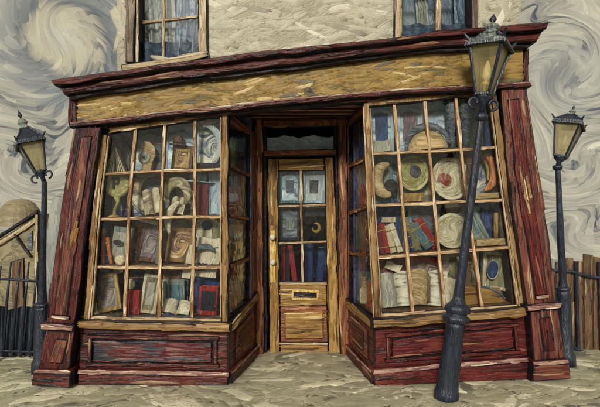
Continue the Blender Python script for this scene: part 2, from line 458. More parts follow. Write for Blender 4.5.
def build(name, bm, mats, parent=None, smooth=False, wobble=0.006, origin=None):
    if wobble:
        for v in bm.verts:
            v.co = wob(v.co, wobble)
    if origin is not None:
        for v in bm.verts:
            v.co -= origin
    bmesh.ops.recalc_face_normals(bm, faces=bm.faces)
    if not isinstance(mats, (list, tuple)):
        mats = [mats]
    mats = list(mats)
    fam = family(mats[0]) if isinstance(mats[0], str) else None
    if any(f.material_index >= 2 for f in bm.faces):
        while len(mats) < 2:
            mats.append(mats[0])
        mats = mats + (fam if fam else [mats[0]] * 4)
    me = bpy.data.meshes.new(name)
    bm.to_mesh(me)
    bm.free()
    for m in mats:
        me.materials.append(M[m] if isinstance(m, str) else m)
    if smooth:
        for p_ in me.polygons:
            p_.use_smooth = True
    o = bpy.data.objects.new(name, me)
    COL.objects.link(o)
    if origin is not None:
        o.location = origin
    if parent is not None:
        o.parent = parent
        if parent.type == 'MESH' or parent.type == 'EMPTY':
            pass
    return o


def thing(name, label, cat, loc=(0, 0, 0), rot=(0, 0, 0), group=None):
    o = bpy.data.objects.new(name, None)
    o.empty_display_size = 0.1
    COL.objects.link(o)
    o.location = loc
    o.rotation_euler = rot
    o['label'] = label
    o['category'] = cat
    if group:
        o['group'] = group
    return o


def tag(o, label, cat, group=None):
    o['label'] = label
    o['category'] = cat
    if group:
        o['group'] = group
    return o


def struct(o):
    o['kind'] = 'structure'
    return o


def resample(pts, n):
    L = [0.0]
    for a, b in zip(pts, pts[1:]):
        L.append(L[-1] + (b - a).length)
    out = []
    for i in range(n + 1):
        t = L[-1] * i / n
        k = 0
        while k < len(L) - 2 and L[k + 1] < t:
            k += 1
        seg = L[k + 1] - L[k]
        out.append(pts[k].lerp(pts[k + 1], (t - L[k]) / seg if seg > 1e-9 else 0))
    return out


DRNG = random.Random(11)


def dab(bm, pts, nrm, wdt, hgt, mi, blunt=False):
    """A ridge of thick paint along pts."""
    n = len(pts)
    secs = []
    for i, p in enumerate(pts):
        t = (pts[min(n - 1, i + 1)] - pts[max(0, i - 1)])
        if t.length < 1e-6:
            return
        t.normalize()
        sd_ = nrm.cross(t).normalized()
        u = i / (n - 1)
        prof = min(1.0, 3.2 * u + .35) * (1.0 if u < .6 else 1.0 - .75 * ((u - .6) / .4) ** 1.6)
        if blunt:
            prof = min(1.0, 2.2 * u + .6) * (1.0 if u < .7 else 1.0 - .45 * ((u - .7) / .3) ** 2)
        w_ = wdt * .5 * prof * DRNG.uniform(.8, 1.15)
        h_ = hgt * (.55 + .45 * prof) * DRNG.uniform(.7, 1.2)
        secs.append([bm.verts.new(p - sd_ * w_ - nrm * .002), bm.verts.new(p - sd_ * w_ * .72 + nrm * h_), bm.verts.new(p - sd_ * w_ * .15 + nrm * h_ * .55),
                     bm.verts.new(p + sd_ * w_ * .6 + nrm * h_ * .9), bm.verts.new(p + sd_ * w_ - nrm * .002)])
    for i in range(n - 1):
        for k in range(4):
            f = bm.faces.new((secs[i][k], secs[i + 1][k], secs[i + 1][k + 1], secs[i][k + 1]))
            f.material_index = mi
            f.smooth = True
    bm.faces.new(secs[0]).material_index = mi
    bm.faces.new(secs[-1]).material_index = mi


def pick_tone(weights=(.17, .17, .40, .26)):
    r_ = DRNG.random()
    for k, w_ in enumerate(weights):
        r_ -= w_
        if r_ <= 0:
            return 2 + k
    return 5


def lay_dabs(bm, RA, RB, bn, crown, dens, size=1.0, across=None, over=.004, sway=.06, weights=(.17, .17, .40, .26), wf=1.0, lf=1.0):
    n = len(RA) - 1
    L = sum((RA[i + 1] - RA[i]).length for i in range(n))
    W = sum((RB[i] - RA[i]).length for i in range(n + 1)) / (n + 1)
    if across is None:
        across = W > L * 1.3
    run = W if across else L
    wid = L if across else W
    out = -bn
    cnt = int(L * W * dens / (size * size)) + (1 if L * W > .002 else 0)

    def at(u, v):
        k = min(n - 1, max(0, int(u * n))); f = u * n - k
        a = RA[k].lerp(RA[k + 1], f); b = RB[k].lerp(RB[k + 1], f)
        return a.lerp(b, v) + out * (crown * math.sin(math.pi * min(1, max(0, v))) + .0015)
    for _ in range(cnt):
        ln = min(run * .9, DRNG.uniform(.05, .17) * size * lf)
        wd_ = min(wid * .5, DRNG.uniform(.009, .021) * size * wf)
        cu, cv = DRNG.random(), DRNG.random()
        mrg = (wd_ * .5 - over) / wid
        mrl = (ln * .5 - over) / run
        a0 = min(1 - mrl, max(mrl, cu)) if mrl < .5 else .5
        b0 = min(1 - mrg, max(mrg, cv)) if mrg < .5 else .5
        sw = DRNG.uniform(-sway, sway) * ln / wid
        bow = DRNG.uniform(-.5, .5) * wd_ / wid
        pts = []
        m_ = 5
        for i in range(m_ + 1):
            q = i / m_ - .5
            aa = a0 + q * ln / run
            bb = b0 + q * sw + bow * (q * q * 4 - .5)
            pts.append(at(bb, aa) if across else at(aa, bb))
        if DRNG.random() < .5:
            pts.reverse()
        dab(bm, pts, out, wd_, DRNG.uniform(.002, .0045) * min(size, 1.4) / (wf ** 1.3), pick_tone(weights), wf > 1)


DABS = 230.0      # brushfuls per square metre on the shop's boards


def strip(bm, A, B, back, res=0.045, ch=0.011, edge=1, face=0, crown=0.0, dabs=None, dsize=1.0, across=None, over=.002, sway=.06, weights=None, wf=1.0, lf=1.0):
    """A solid board between two rails A and B (polylines), thick along 'back', with a chamfered edge."""
    A = [Vector(a) for a in A]; B = [Vector(b) for b in B]
    if len(A) != len(B):
        raise ValueError
    LA = sum((b - a).length for a, b in zip(A, A[1:]))
    n = max(1, min(140, int(math.ceil(LA / res))))
    if len(A) > 2:
        n = max(n, 3 * (len(A) - 1))
    # keep rails in step: resample by the same parameter
    def rs(P_):
        out = []
        m = len(P_) - 1
        Ls = [0.0]
        for a, b in zip(A, A[1:]):
            Ls.append(Ls[-1] + (b - a).length)
        for i in range(n + 1):
            t = Ls[-1] * i / n
            k = 0
            while k < m - 1 and Ls[k + 1] < t:
                k += 1
            f = (t - Ls[k]) / max(1e-9, Ls[k + 1] - Ls[k])
            out.append(P_[k].lerp(P_[k + 1], f))
        return out
    RA, RB = rs(A), rs(B)
    W = max((b - a).length for a, b in zip(RA, RB))
    bn = back.normalized()
    c = min(ch, W * 0.25, LA * 0.25)
    # columns along, with an extra ring at both ends
    rows = []
    fr = c / LA * n if LA > 0 else 0
    ts = [0.0, min(0.5, fr)] + list(range(1, n)) + [max(n - 0.5, n - fr), float(n)] if n > 1 else [0.0, min(.3, fr), max(.7, 1 - fr), 1.0]
    nv = max(1, min(40, int(math.ceil(W / res))))
    for ti in ts:
        k = min(n - 1, int(ti)); f = ti - k
        a = RA[k].lerp(RA[k + 1], f); b = RB[k].lerp(RB[k + 1], f)
        w_ = max((b - a).length, 1e-6)
        us = [0.0, min(.4, c / w_)] + [j / nv for j in range(1, nv)] + [max(.6, 1 - c / w_), 1.0]
        rows.append([(a.lerp(b, u), u) for u in us])
    grid = []
    nr, nc = len(rows), len(rows[0])
    for i, r_ in enumerate(rows):
        g = []
        for j, (p, u) in enumerate(r_):
            q = Vector(p)
            if i in (0, nr - 1) or j in (0, nc - 1):
                q = q + bn * c
            else:
                if crown:
                    q = q - bn * crown * math.sin(math.pi * u)
                q = q - bn * 0.0025 * noise.noise(q * 22.0)
            g.append(bm.verts.new(q))
        grid.append(g)
    for i in range(nr - 1):
        for j in range(nc - 1):
            f = bm.faces.new((grid[i][j], grid[i + 1][j], grid[i + 1][j + 1], grid[i][j + 1]))
            ring = i == 0 or j == 0 or i == nr - 2 or j == nc - 2
            f.material_index = edge if ring else face
    ringv = [grid[i][0] for i in range(nr)] + [grid[nr - 1][j] for j in range(1, nc)] + \
            [grid[i][nc - 1] for i in range(nr - 2, -1, -1)] + [grid[0][j] for j in range(nc - 2, 0, -1)]
    bk = [bm.verts.new(v.co + back - bn * c) for v in ringv]
    m_ = len(ringv)
    for i in range(m_):
        f = bm.faces.new((ringv[i], ringv[(i + 1) % m_], bk[(i + 1) % m_], bk[i]))
        f.material_index = edge
    f = bm.faces.new(bk)
    f.material_index = edge
    d_ = (DABS if edge == 1 else 0) if dabs is None else dabs
    if d_:
        small = min(W, LA) < .06
        lay_dabs(bm, RA, RB, bn, crown, d_ if small or dabs else d_ * .8, dsize if small or dabs else dsize * 1.35, across, over, sway, weights or ((.14, .14, .42, .30) if small else (.08, .17, .44, .31)), wf, lf if dabs else (1.5 if small else 2.0))


def quad(bm, c, back, **k):
    """c: bl, br, tr, tl (3D)."""
    strip(bm, [c[0], c[1]], [c[3], c[2]], back, **k)


def pxq(bm, pts, yf, th, **k):
    """A board whose front corners are bl, br, tr, tl in picture units at distance yf."""
    quad(bm, [P(*p, yf) for p in pts], Vector((0, th, 0)), **k)


def pxbar(bm, path, wd, yf, th, **k):
    """A bar along a picture polyline, wd wide (number or list)."""
    n = len(path)
    A, B = [], []
    for i, (x, y) in enumerate(path):
        x0, y0 = path[max(0, i - 1)]; x1, y1 = path[min(n - 1, i + 1)]
        dx, dy = x1 - x0, y1 - y0
        l_ = math.hypot(dx, dy)
        ww = (wd[i] if isinstance(wd, (list, tuple)) else wd) / 2
        nx, ny = -dy / l_ * ww, dx / l_ * ww
        A.append(P(x + nx, y + ny, yf)); B.append(P(x - nx, y - ny, yf))
    strip(bm, A, B, Vector((0, th, 0)), **k)


def box(bm, x0, x1, y0, y1, z0, z1, mi=0):
    vs = [bm.verts.new((x, y, z)) for x in (x0, x1) for y in (y0, y1) for z in (z0, z1)]
    for f in ((0, 1, 3, 2), (4, 6, 7, 5), (0, 4, 5, 1), (2, 3, 7, 6), (0, 2, 6, 4), (1, 5, 7, 3)):
        bm.faces.new([vs[i] for i in f]).material_index = mi


def prism(bm, pts, axis_back, mi=0):
    """Polygon (3D points) made solid along axis_back."""
    a = [bm.verts.new(p) for p in pts]
    b = [bm.verts.new(Vector(p) + axis_back) for p in pts]
    bm.faces.new(a).material_index = mi
    bm.faces.new(b).material_index = mi
    n = len(a)
    for i in range(n):
        bm.faces.new((a[i], a[(i + 1) % n], b[(i + 1) % n], b[i])).material_index = mi


def tube(bm, pts, rad, seg=10, mi=0, squash=1.0):
    pts = [Vector(p) for p in pts]
    n = len(pts)
    rings_ = []
    up = Vector((0, 1, 0))
    for i, p in enumerate(pts):
        t = (pts[min(n - 1, i + 1)] - pts[max(0, i - 1)]).normalized()
        s = t.cross(up)
        if s.length < 0.05:
            s = t.cross(Vector((1, 0, 0)))
        s.normalize()
        u = s.cross(t).normalized()
        r = rad[i] if isinstance(rad, (list, tuple)) else rad
        rings_.append([bm.verts.new(p + s * math.cos(2 * math.pi * k / seg) * r + u * math.sin(2 * math.pi * k / seg) * r * squash) for k in range(seg)])
    for i in range(n - 1):
        for k in range(seg):
            bm.faces.new((rings_[i][k], rings_[i][(k + 1) % seg], rings_[i + 1][(k + 1) % seg], rings_[i + 1][k])).material_index = mi
    bm.faces.new(rings_[0]).material_index = mi
    bm.faces.new(rings_[-1]).material_index = mi


def lathe(bm, prof, seg=20, mat=Matrix(), mi=0, phase=0.0, arc=None):
    rs = []
    for (r, z) in prof:
        rs.append([bm.verts.new(mat @ Vector((max(r, 1e-4) * math.cos(2 * math.pi * k / seg + phase), max(r, 1e-4) * math.sin(2 * math.pi * k / seg + phase), z))) for k in range(seg)])
    for i in range(len(prof) - 1):
        for k in range(seg):
            bm.faces.new((rs[i][k], rs[i][(k + 1) % seg], rs[i + 1][(k + 1) % seg], rs[i + 1][k])).material_index = mi
    bm.faces.new(rs[0]).material_index = mi
    bm.faces.new(rs[-1]).material_index = mi


NB = bmesh.new
BACK = lambda d: Vector((0, d, 0))

# ---------------------------------------------------------------- ground and pavement


def ground_z(x, y):
    z = 0.075 * max(0.0, min(1.0, (x - 0.8) / 1.7)) ** 1.3
    if y > 5.5:
        z -= 0.045 * (y - 5.5) ** 1.35 if y < 60 else 0.045 * 54.5 ** 1.35 + (y - 60) * 0.35
    return z


bm = NB()
xs = [-400, -120, -40, -15, -8] + [-6 + i * 0.5 for i in range(25)] + [8, 15, 40, 120, 400]
ys = [-300, -80, -30, -14, -8] + [-6 + i * 0.5 for i in range(20)] + [4.2, 5, 6, 7, 8, 10, 12, 16, 22, 30, 45, 60, 110]
g = [[bm.verts.new((x, y, ground_z(x, y) - 0.006)) for y in ys] for x in xs]
for i in range(len(xs) - 1):
    for j in range(len(ys) - 1):
        bm.faces.new((g[i][j], g[i + 1][j], g[i + 1][j + 1], g[i][j + 1]))
struct(build('ground', bm, 'ground', wobble=0))
bm = NB()
n1, n2 = 120, 60
g = []
for i in range(n1 + 1):
    x = -4.2 + 8.4 * i / n1
    row = []
    for j in range(n2 + 1):
        y = -2.6 + 5.2 * j / n2
        z = ground_z(x, y) + 0.004 + 0.007 * noise.noise(Vector((x * 2.2, y * 2.2, 0)))
        if z < ground_z(x, y) - 0.001:
            z = ground_z(x, y) - 0.001
        row.append(bm.verts.new((x, y, z)))
    g.append(row)
for i in range(n1):
    for j in range(n2):
        bm.faces.new((g[i][j], g[i + 1][j], g[i + 1][j + 1], g[i][j + 1]))
for _ in range(620):
    x, y = DRNG.uniform(-3.4, 3.4), DRNG.uniform(-1.2, 1.3)
    a_ = DRNG.gauss(0, .35) + .5 * math.sin(x * 1.7 + y * 2)
    ln, cv_ = DRNG.uniform(.25, .65), DRNG.uniform(-1.3, 1.3)
    pts = []
    for i in range(9):
        q = i / 8 - .5
        xx = x + math.cos(a_ + cv_ * q) * ln * q; yy = y + math.sin(a_ + cv_ * q) * ln * q
        pts.append(Vector((xx, yy, ground_z(xx, yy) + .006 + .007 * noise.noise(Vector((xx * 2.2, yy * 2.2, 0))))))
    dab(bm, pts, Vector((0, 0, 1)), DRNG.uniform(.09, .19), DRNG.uniform(.002, .0035), pick_tone((.20, .06, .46, .28)), True)
struct(build('pavement', bm, 'pavement', wobble=0, smooth=True))

M['asphalt'] = paint('asphalt', [(38, 38, 40), (54, 54, 56), (66, 66, 66), (84, 82, 80)], 'n', width=.05, rough=.8)
bm = NB()
for (x0_, x1_) in ((-40, -15), (-15, 15), (15, 40)):
    vs = [bm.verts.new((x, y, ground_z(x, y) - .002)) for x, y in ((x0_, -13), (x1_, -13), (x1_, -2.62), (x0_, -2.62))]
    bm.faces.new(vs)
struct(build('unseen_road', bm, 'asphalt', wobble=0))  # unseen, added behind the camera so the lower panes reflect dark

# ---------------------------------------------------------------- the shop
shop = thing('bookshop', 'crooked old bookshop with maroon pilasters and a blank gold signboard', 'shop')

# upper wall with two window openings (cut as surrounding slabs, butted)
YW = 0.16
TOP = -120
bm = NB()
def wall_piece(x0, x1, yb0, yb1, yt0=TOP, yt1=TOP):
    strip(bm, [P(x0, yb0, YW), P(x1, yb1, YW)], [P(x0, yt0, YW), P(x1, yt1, YW)], BACK(0.25), res=0.12, ch=0.003, edge=0, dabs=170, dsize=1.5, over=.006, sway=.6, weights=(.10, .08, .48, .34), wf=2.4, lf=1.7)
wall_piece(117, 131, 76, 74)
wall_piece(131.3, 201, 73, 66, 64, 55)
wall_piece(201.3, 400, 64, 48)
strip(bm, [P(400.3, 40, YW), P(474, 40, YW)], [P(400.3, 36, YW), P(474, 30, YW)], BACK(0.25), res=0.12, ch=0.003, edge=0)
wall_piece(474.3, 519, 40, 40)
wall_piece(131.3, 201, -42, -48)
wall_piece(400.3, 474, -60, -60)
build('upper_wall', bm, 'stucco', shop)
bm = NB()
x0, x1 = P(118, 0, YW).x, P(518, 0, YW).x
box(bm, x0, x1, YW - 0.12, 3.0, 4.63, 4.75)
build('roof', bm, 'rooftile', shop)
bm = NB()
box(bm, x0 + .01, x0 + .2, YW + .25, 3.0, 2.75, 4.62)
box(bm, x1 - .2, x1 - .01, YW + .25, 3.0, 2.75, 4.62)
box(bm, x0 + .2, x1 - .2, 2.8, 3.0, 2.75, 4.62)
build('side_wall', bm, 'stucco', shop)
bm = NB()
box(bm, x0 + .2, x1 - .2, .5, .54, 2.78, 4.62)
build('upstairs_wall', bm, 'upstairs', shop)

# upstairs windows
def upper_window(name, xl, xr, ytop, bl, br_, vert, horiz, jl, jr, sill, mats):
    f = None
    bm = NB()
    pxbar(bm, [(xl, ytop), (xl - 1, bl)], jl[0], YW - 0.05, 0.16)
    f = build('window', bm, [mats[0], 'edge'], shop)
    bm = NB()
    pxbar(bm, [(xr, ytop), (xr + 1, br_)], jr, YW - 0.05, 0.16)
    if jl[1]:
        build('frame', bm, [mats[1], 'edge'], f)
        bm = NB()
        pxbar(bm, [(xl + jl[0] / 2 + jl[1] / 2, ytop), (xl + jl[0] / 2 + jl[1] / 2, bl)], jl[1], YW - 0.035, 0.12)
    build('frame', bm, [mats[1], 'edge'], f)
    bm = NB()
    for (a, b, wd) in vert:
        bm = NB()
        pxbar(bm, [a, b], wd, YW + 0.03, 0.03, ch=.003)
        build('muntin', bm, ['cream_v', 'cream_v'], f)
    for (a, b, wd) in horiz:
        bm = NB()
        pxbar(bm, [a, b], wd, YW + 0.035, 0.03, ch=.003)
        build('muntin', bm, ['cream_h', 'cream_h'], f)
    bm = NB()
    quad(bm, [P(xl + 2, bl + 3, YW + .055), P(xr - 2, br_ + 3, YW + .055), P(xr - 2, ytop, YW + .055), P(xl + 2, ytop, YW + .055)], BACK(0.004), res=.2, ch=.001, edge=0)
    build('pane', bm, 'glass_up', f)
    if sill:
        bm = NB()
        pxbar(bm, sill[0], sill[1], YW - 0.09, 0.2)
        build('sill', bm, ['stone', 'edge'], f)
    return f
upper_window('window', 130.5, 202, -40, 63, 54, [((163, -40), (163.5, 57), 2.2)], [((134, 23.5), (197, 16), 2.2), ((134, -12), (197, -18), 2.2)],
             (9, 4), 9.5, ([(121, 69), (165, 62), (208, 53.5)], [9, 8, 7]), ('greybrown_v', 'stone_v'))
upper_window('window', 399, 474, -58, 40, 34, [((439, -58), (438.5, 38), 5)], [((404, -14), (470, -18), 2.2)],
             (8, 0), 7, None, ('stone_v', 'greybrown_v'))
# things glimpsed upstairs: a pale drawn curtain behind the left panes
def curtain(label, xa, xb, ya, yb, yy, m, swag):
    bm = NB()
    A, B = [], []
    n = 26
    for i in range(n + 1):
        t = i / n
        x = xa + (xb - xa) * t
        fold = 0.025 * math.sin(t * 22)
        A.append(P(x + swag * (1 if xb > xa else 1), yb, yy) + Vector((0, fold, 0)))
        B.append(P(x, ya, yy) + Vector((0, fold, 0)))
    strip(bm, A, B, BACK(0.006), res=.05, ch=.001, edge=0)
    o = build('curtain', bm, m, None)
    tag(o, label, 'curtain')
    return o
M['curtain_blue'] = paint('blue_curtain_cloth', [(44, 56, 72), (74, 90, 110), (104, 122, 140), (140, 154, 164), (186, 192, 192)], 'v', width=0.03, warp=.12)
M['curtain_low'] = paint('dark_blue_half_curtain_cloth', [(30, 38, 50), (52, 64, 80), (72, 86, 102), (100, 112, 122)], 'h', width=0.03, warp=.12)
M['curtain_pale'] = paint('pale_curtain_cloth', [(96, 100, 98), (140, 142, 134), (172, 172, 158), (198, 196, 178)], 'v', width=0.03, warp=.12)
curtain('blue grey curtain drawn at the right of the upstairs window with small panes', 178, 202, -40, 60, .26, 'curtain_blue', -4)
curtain('pale curtain swept aside in the upstairs window with small panes', 141, 172, -40, 62, .30, 'curtain_pale', 6)
curtain('low dark blue half curtain in the upstairs window with small panes', 134, 200, 42, 66, .24, 'curtain_low', 0)
curtain('low dark blue half curtain in the upstairs window with one thick mullion', 402, 474, 24, 44, .24, 'curtain_low', 0)
curtain('slate curtain behind the upstairs window with one thick mullion', 452, 472, -50, 40, .34, 'curtain_blue', 3)
curtain('whitish curtain gathered in the upstairs window with one thick mullion', 412, 424, -50, 40, .36, 'curtain_pale', 6)

# cornice
CX = [50, 75, 100, 150, 200, 250, 300, 350, 400, 450, 500, 549]
CT = [80, 76, 72.5, 66, 58.5, 51.5, 47, 41.5, 36, 29.5, 25, 21.5]
CB = [101, 98, 94.5, 87, 80.5, 75, 69, 62, 56, 51, 49.5, 47]
def interp(xs_, ys_, x):
    if x <= xs_[0]:
        return ys_[0]
    for a, b, c, d in zip(xs_, xs_[1:], ys_, ys_[1:]):
        if x <= b:
            return c + (d - c) * (x - a) / (b - a)
    return ys_[-1]
def band(bm, xa, xb, f0, f1, yf, th, n=14, skew=(0, 0), **k):
    A, B = [], []
    for i in range(n + 1):
        t = i / n
        x = xa + (xb - xa) * t
        t0, b0 = interp(CX, CT, x), interp(CX, CB, x)
        jit = 0.7 * math.sin(x * .11) + .5 * math.sin(x * .31 + f0 * 9)
        xo = x + (skew[0] * (1 - t) + skew[1] * t)
        A.append(P(xo, t0 + (b0 - t0) * f1 + jit * .5, yf)); B.append(P(x, t0 + (b0 - t0) * f0 + jit * .5, yf))
    strip(bm, A, B, BACK(th), **k)
bm = NB()
band(bm, 50, 550, 0.0, 0.27, -0.19, 0.45, skew=(4, -3), crown=.008)
cor = build('cornice', bm, ['maroon_h', 'edge'], shop)
bm = NB()
band(bm, 57, 545, 0.25, 0.36, -0.155, 0.40, skew=(1, -2), ch=.004)
build('fillet', bm, ['black_h', 'edge'], cor)
bm = NB()
band(bm, 59, 543, 0.34, 0.76, -0.13, 0.35, skew=(5, -6), crown=.012)
build('band', bm, ['maroon_h', 'edge'], cor)
bm = NB()
band(bm, 66, 534, 0.74, 1.0, -0.085, 0.28, skew=(4, -6), crown=.006)
build('bed_moulding', bm, ['black_h', 'edge'], cor)
# flat roof behind the cornice
bm = NB()
prism(bm, [(-2.12, .15, 2.72), (2.12, .15, 2.72), (2.12, 3.0, 2.72), (-2.12, 3.0, 2.72)], Vector((0, 0, .05)))
build('ceiling', bm, 'interior', shop)

# signboard
FX = [77, 100, 150, 200, 250, 300, 350, 400, 450, 500, 524]
FB = [123, 120, 114, 108.5, 103.5, 98.5, 93.5, 90, 87, 84.5, 82.5]
bm = NB()
A = [P(x, y, -0.03) for x, y in zip(FX, FB)]
B = [P(x, interp(CX, CB, x) - 1.0, -0.03) for x in FX]
strip(bm, A, B, BACK(0.12), crown=.004, dabs=200, dsize=1.2, sway=.3, weights=(.09, .09, .48, .34), wf=2.1, lf=2.0)
build('signboard', bm, ['fascia', 'edge'], shop)
bm = NB()
pxbar(bm, [(72, 97), (72.5, 126)], 8, -0.04, 0.2)
build('end_bracket', bm, ['maroon_v', 'edge'], shop)
bm = NB()
pxbar(bm, [(526.5, 49), (527, 84)], 5, -0.04, 0.2)
build('end_bracket', bm, ['maroon_v', 'edge'], shop)
# moulding under the signboard
def under(name, o0, o1, yf, th, mats, x_pad=0, **k):
    bm = NB()
    xs_ = [70 - x_pad] + FX[1:-1] + [531 + x_pad]
    A = [P(x, interp(FX, FB, x) + o1 + .5 * math.sin(x * .2), yf) for x in xs_]
    B = [P(x, interp(FX, FB, x) + o0 + .5 * math.sin(x * .2), yf) for x in xs_]
    strip(bm, A, B, BACK(th), **k)
    return build(name, bm, mats, shop)
mo = under('moulding', 0.3, 4.2, -0.10, 0.2, ['maroon_h', 'edge'], 1, crown=.006)
l_ = under('lip', -1.2, 1.0, -0.075, 0.16, ['ridge_h', 'maroon_h'], ch=.002)
l_.parent = mo
under('lintel', 4.0, 9.0, -0.02, 0.09, ['darkwood_h', 'edge'], -6)

# pilasters -------------------------------------------------
def pilaster(shaft, panel, neck, cap, die, diep, base, basecap, mats):
    bm = NB()
    strip(bm, [P(*p, -0.07) for p in shaft[0]], [P(*p, -0.07) for p in shaft[1]], BACK(0.2), res=.05)
    f = build('pilaster', bm, [mats[0], 'edge'], shop)
    bm = NB()
    strip(bm, [P(*p, -0.085) for p in panel[0]], [P(*p, -0.085) for p in panel[1]], BACK(0.03), res=.05, ch=.012)
    build('shaft_panel', bm, [mats[1], 'edge'], f)
    bm = NB()
    pxbar(bm, neck, 3.4, -0.095, 0.06, ch=.004)
    build('ledge', bm, ['ridge_h', 'edge'], f)
    bm = NB()
    pxq(bm, cap, -0.125, 0.24, crown=.008)
    build('base_cap', bm, ['ridge_h', 'edge'], f)
    bm = NB()
    pxq(bm, die, -0.10, 0.2)
    build('pedestal', bm, [mats[0], 'edge'], f)
    bm = NB()
    pxq(bm, diep, -0.114, 0.03, ch=.012)
    build('pedestal_panel', bm, [mats[1], 'edge'], f)
    bm = NB()
    pxq(bm, basecap, -0.135, 0.24, ch=.006)
    build('base_ledge', bm, ['ridge_h', 'maroon_h'], f)
    bm = NB()
    pxq(bm, base, -0.145, 0.26)
    build('base_block', bm, [mats[2], 'edge'], f)
    return f
pilaster(([(45.5, 324), (61.5, 202), (73.5, 127)], [(74, 325), (89.5, 202), (101, 127)]),
         ([(53, 316), (69, 202), (80.5, 137)], [(67, 317), (81.5, 202), (92.5, 136)]),
         [(51, 317), (68.5, 318.5)],
         [(39.5, 330.5), (73.5, 332), (74, 325.5), (40.5, 323)],
         [(37.5, 371), (68.5, 373), (74, 332), (46.5, 331)],
         [(48, 363.5), (61.5, 364.5), (68.5, 340), (54.5, 339)],
         [(31, 386), (69.5, 388), (70, 374.5), (32.5, 373.5)],
         [(32, 373.3), (70, 374.3), (70.5, 370.5), (35, 369)],
         ('maroon_v', 'plum_v', 'maroon_h'))
pilaster(([(526.5, 306), (511.5, 202), (501, 88)], [(557.5, 304), (543.5, 202), (527, 86)]),
         ([(535.5, 296), (519.5, 202), (508, 99)], [(549, 295), (534.5, 202), (520, 98)]),
         [(536, 297.5), (549.5, 296.5)],
         [(527, 311.5), (562.5, 308.5), (561.5, 302.5), (525.5, 305.5)],
         [(533.5, 361), (565.5, 358.5), (558.5, 309), (530, 311)],
         [(543.5, 352.5), (556, 351.5), (551.5, 317), (538.5, 318)],
         [(532.5, 381.5), (571.5, 379), (569.5, 364), (534, 366)],
         [(534, 365.8), (569.5, 363.8), (567.5, 358.8), (532, 361.5)],
         ('plum_v', 'red_v', 'plum_h'))
bm = NB()
pxbar(bm, [(68, 254), (72.5, 236), (76.5, 221)], [2, 4.5, 3], -0.089, .01, ch=.003)
pxbar(bm, [(74.5, 242), (77, 228)], [2, 3], -0.0885, .01, ch=.003)
build('worn_patch', bm, ['ochre_v', 'ochre_v'], bpy.data.objects['pilaster'])
bm = NB()
pxbar(bm, [(520, 166), (524, 190), (530, 214)], [3, 5, 2.4], -0.089, .01, ch=.003)
pxbar(bm, [(526.5, 176), (531, 198)], [2, 3], -0.0885, .01, ch=.003)
build('worn_patch', bm, ['gold_v', 'gold_v'], bpy.data.objects['pilaster.001'])
# gap boards between pilaster and window: dark recessed wood
bm = NB()
strip(bm, [P(74, 386, 0.05), P(88, 202, 0.05), P(100, 128, 0.05)], [P(90, 386, 0.05), P(100, 202, 0.05), P(108, 128, 0.05)], BACK(0.1))
build('reveal_board', bm, ['darkwood_v', 'edge'], shop)
bm = NB()
strip(bm, [P(517, 380, 0.05), P(503, 202, 0.05), P(491, 92, 0.05)], [P(536, 380, 0.05), P(516, 202, 0.05), P(505, 90, 0.05)], BACK(0.1))
build('reveal_board', bm, ['darkwood_v', 'edge'], shop)

# front windows ----------------------------------------------
def shop_window(outer, verts, horiz, mats, lights, glassq):
    """outer: dict of bars; verts/horiz: glazing bar paths."""
    f = None
    for path, wd in outer:
        bm = NB()
        pxbar(bm, path, wd, -0.012 if f is None or path[0][0] != 0 else 0, 0.075, ch=.009, crown=.004)
        o_ = build('shop_window' if f is None else 'frame', bm, [mats[0], 'edge'], shop if f is None else f)
        f = f or o_
    for path, wd in verts:
        bm = NB()
        pxbar(bm, path, wd, 0.0, 0.04, ch=.004)
        build('muntin', bm, [mats[1], 'brown_v'], f)
    for path, wd in horiz:
        bm = NB()
        pxbar(bm, path, wd, 0.004, 0.04, ch=.004)
        build('muntin', bm, ['cream_h', 'brown_h'], f)
    bm = NB()
    quad(bm, [P(*p, 0.022) for p in glassq], BACK(0.004), res=.3, ch=.001, edge=0)
    build('pane', bm, 'glass', f)
    return f
wl = shop_window([([(104.5, 134), (96.5, 202), (86.5, 320)], [7, 7, 7.5]),
                  ([(108.5, 129.5), (150, 123.8), (190, 117.6), (220.5, 112.8)], 6.5),
                  ([(224.6, 109), (224.2, 200), (224.8, 324)], [7, 6.5, 7])],
                 [([(135, 128), (129.5, 202), (127, 260), (124, 319)], [3, 3, 3, 3.4]),
                  ([(164.5, 124), (161, 202), (158.5, 319)], [3.2, 3, 3.4]),
                  ([(194.6, 119), (194, 202), (191.5, 320)], [3.4, 3, 3.4])],
                 [([(101, 174.5), (150, 171.5), (222, 169.5)], 2.8),
                  ([(95, 219.5), (150, 217.5), (222, 216.5)], 3.0),
                  ([(90, 267), (150, 268), (222, 267.5)], 3.0)],
                 ('gold_v', 'cream_v'), None, [(88, 320), (224, 322), (224, 112), (107, 130)])
for pth in ([(108.6, 136), (100.6, 202), (91, 316)], [(220.6, 117), (220.3, 200), (220.8, 318)]):
    bm = NB()
    pxbar(bm, pth, 1.1, -0.022, .02, ch=.002)
    build('highlight_strip', bm, ['cream_v', 'cream_v'], wl)  # highlight streak along the frame, painted as a thin cream strip
bm = NB()
pxbar(bm, [(90, 317.5), (150, 319), (221, 320.5)], 4, -0.004, 0.06, ch=.004)
build('bottom_rail', bm, ['cream_h', 'edge'], wl)
bm = NB()
pxbar(bm, [(78, 324.5), (150, 326.5), (230, 328)], [8, 8.5, 9], -0.085, 0.13, crown=.01, ch=.008)
build('sill', bm, ['gold_h', 'edge'], wl)

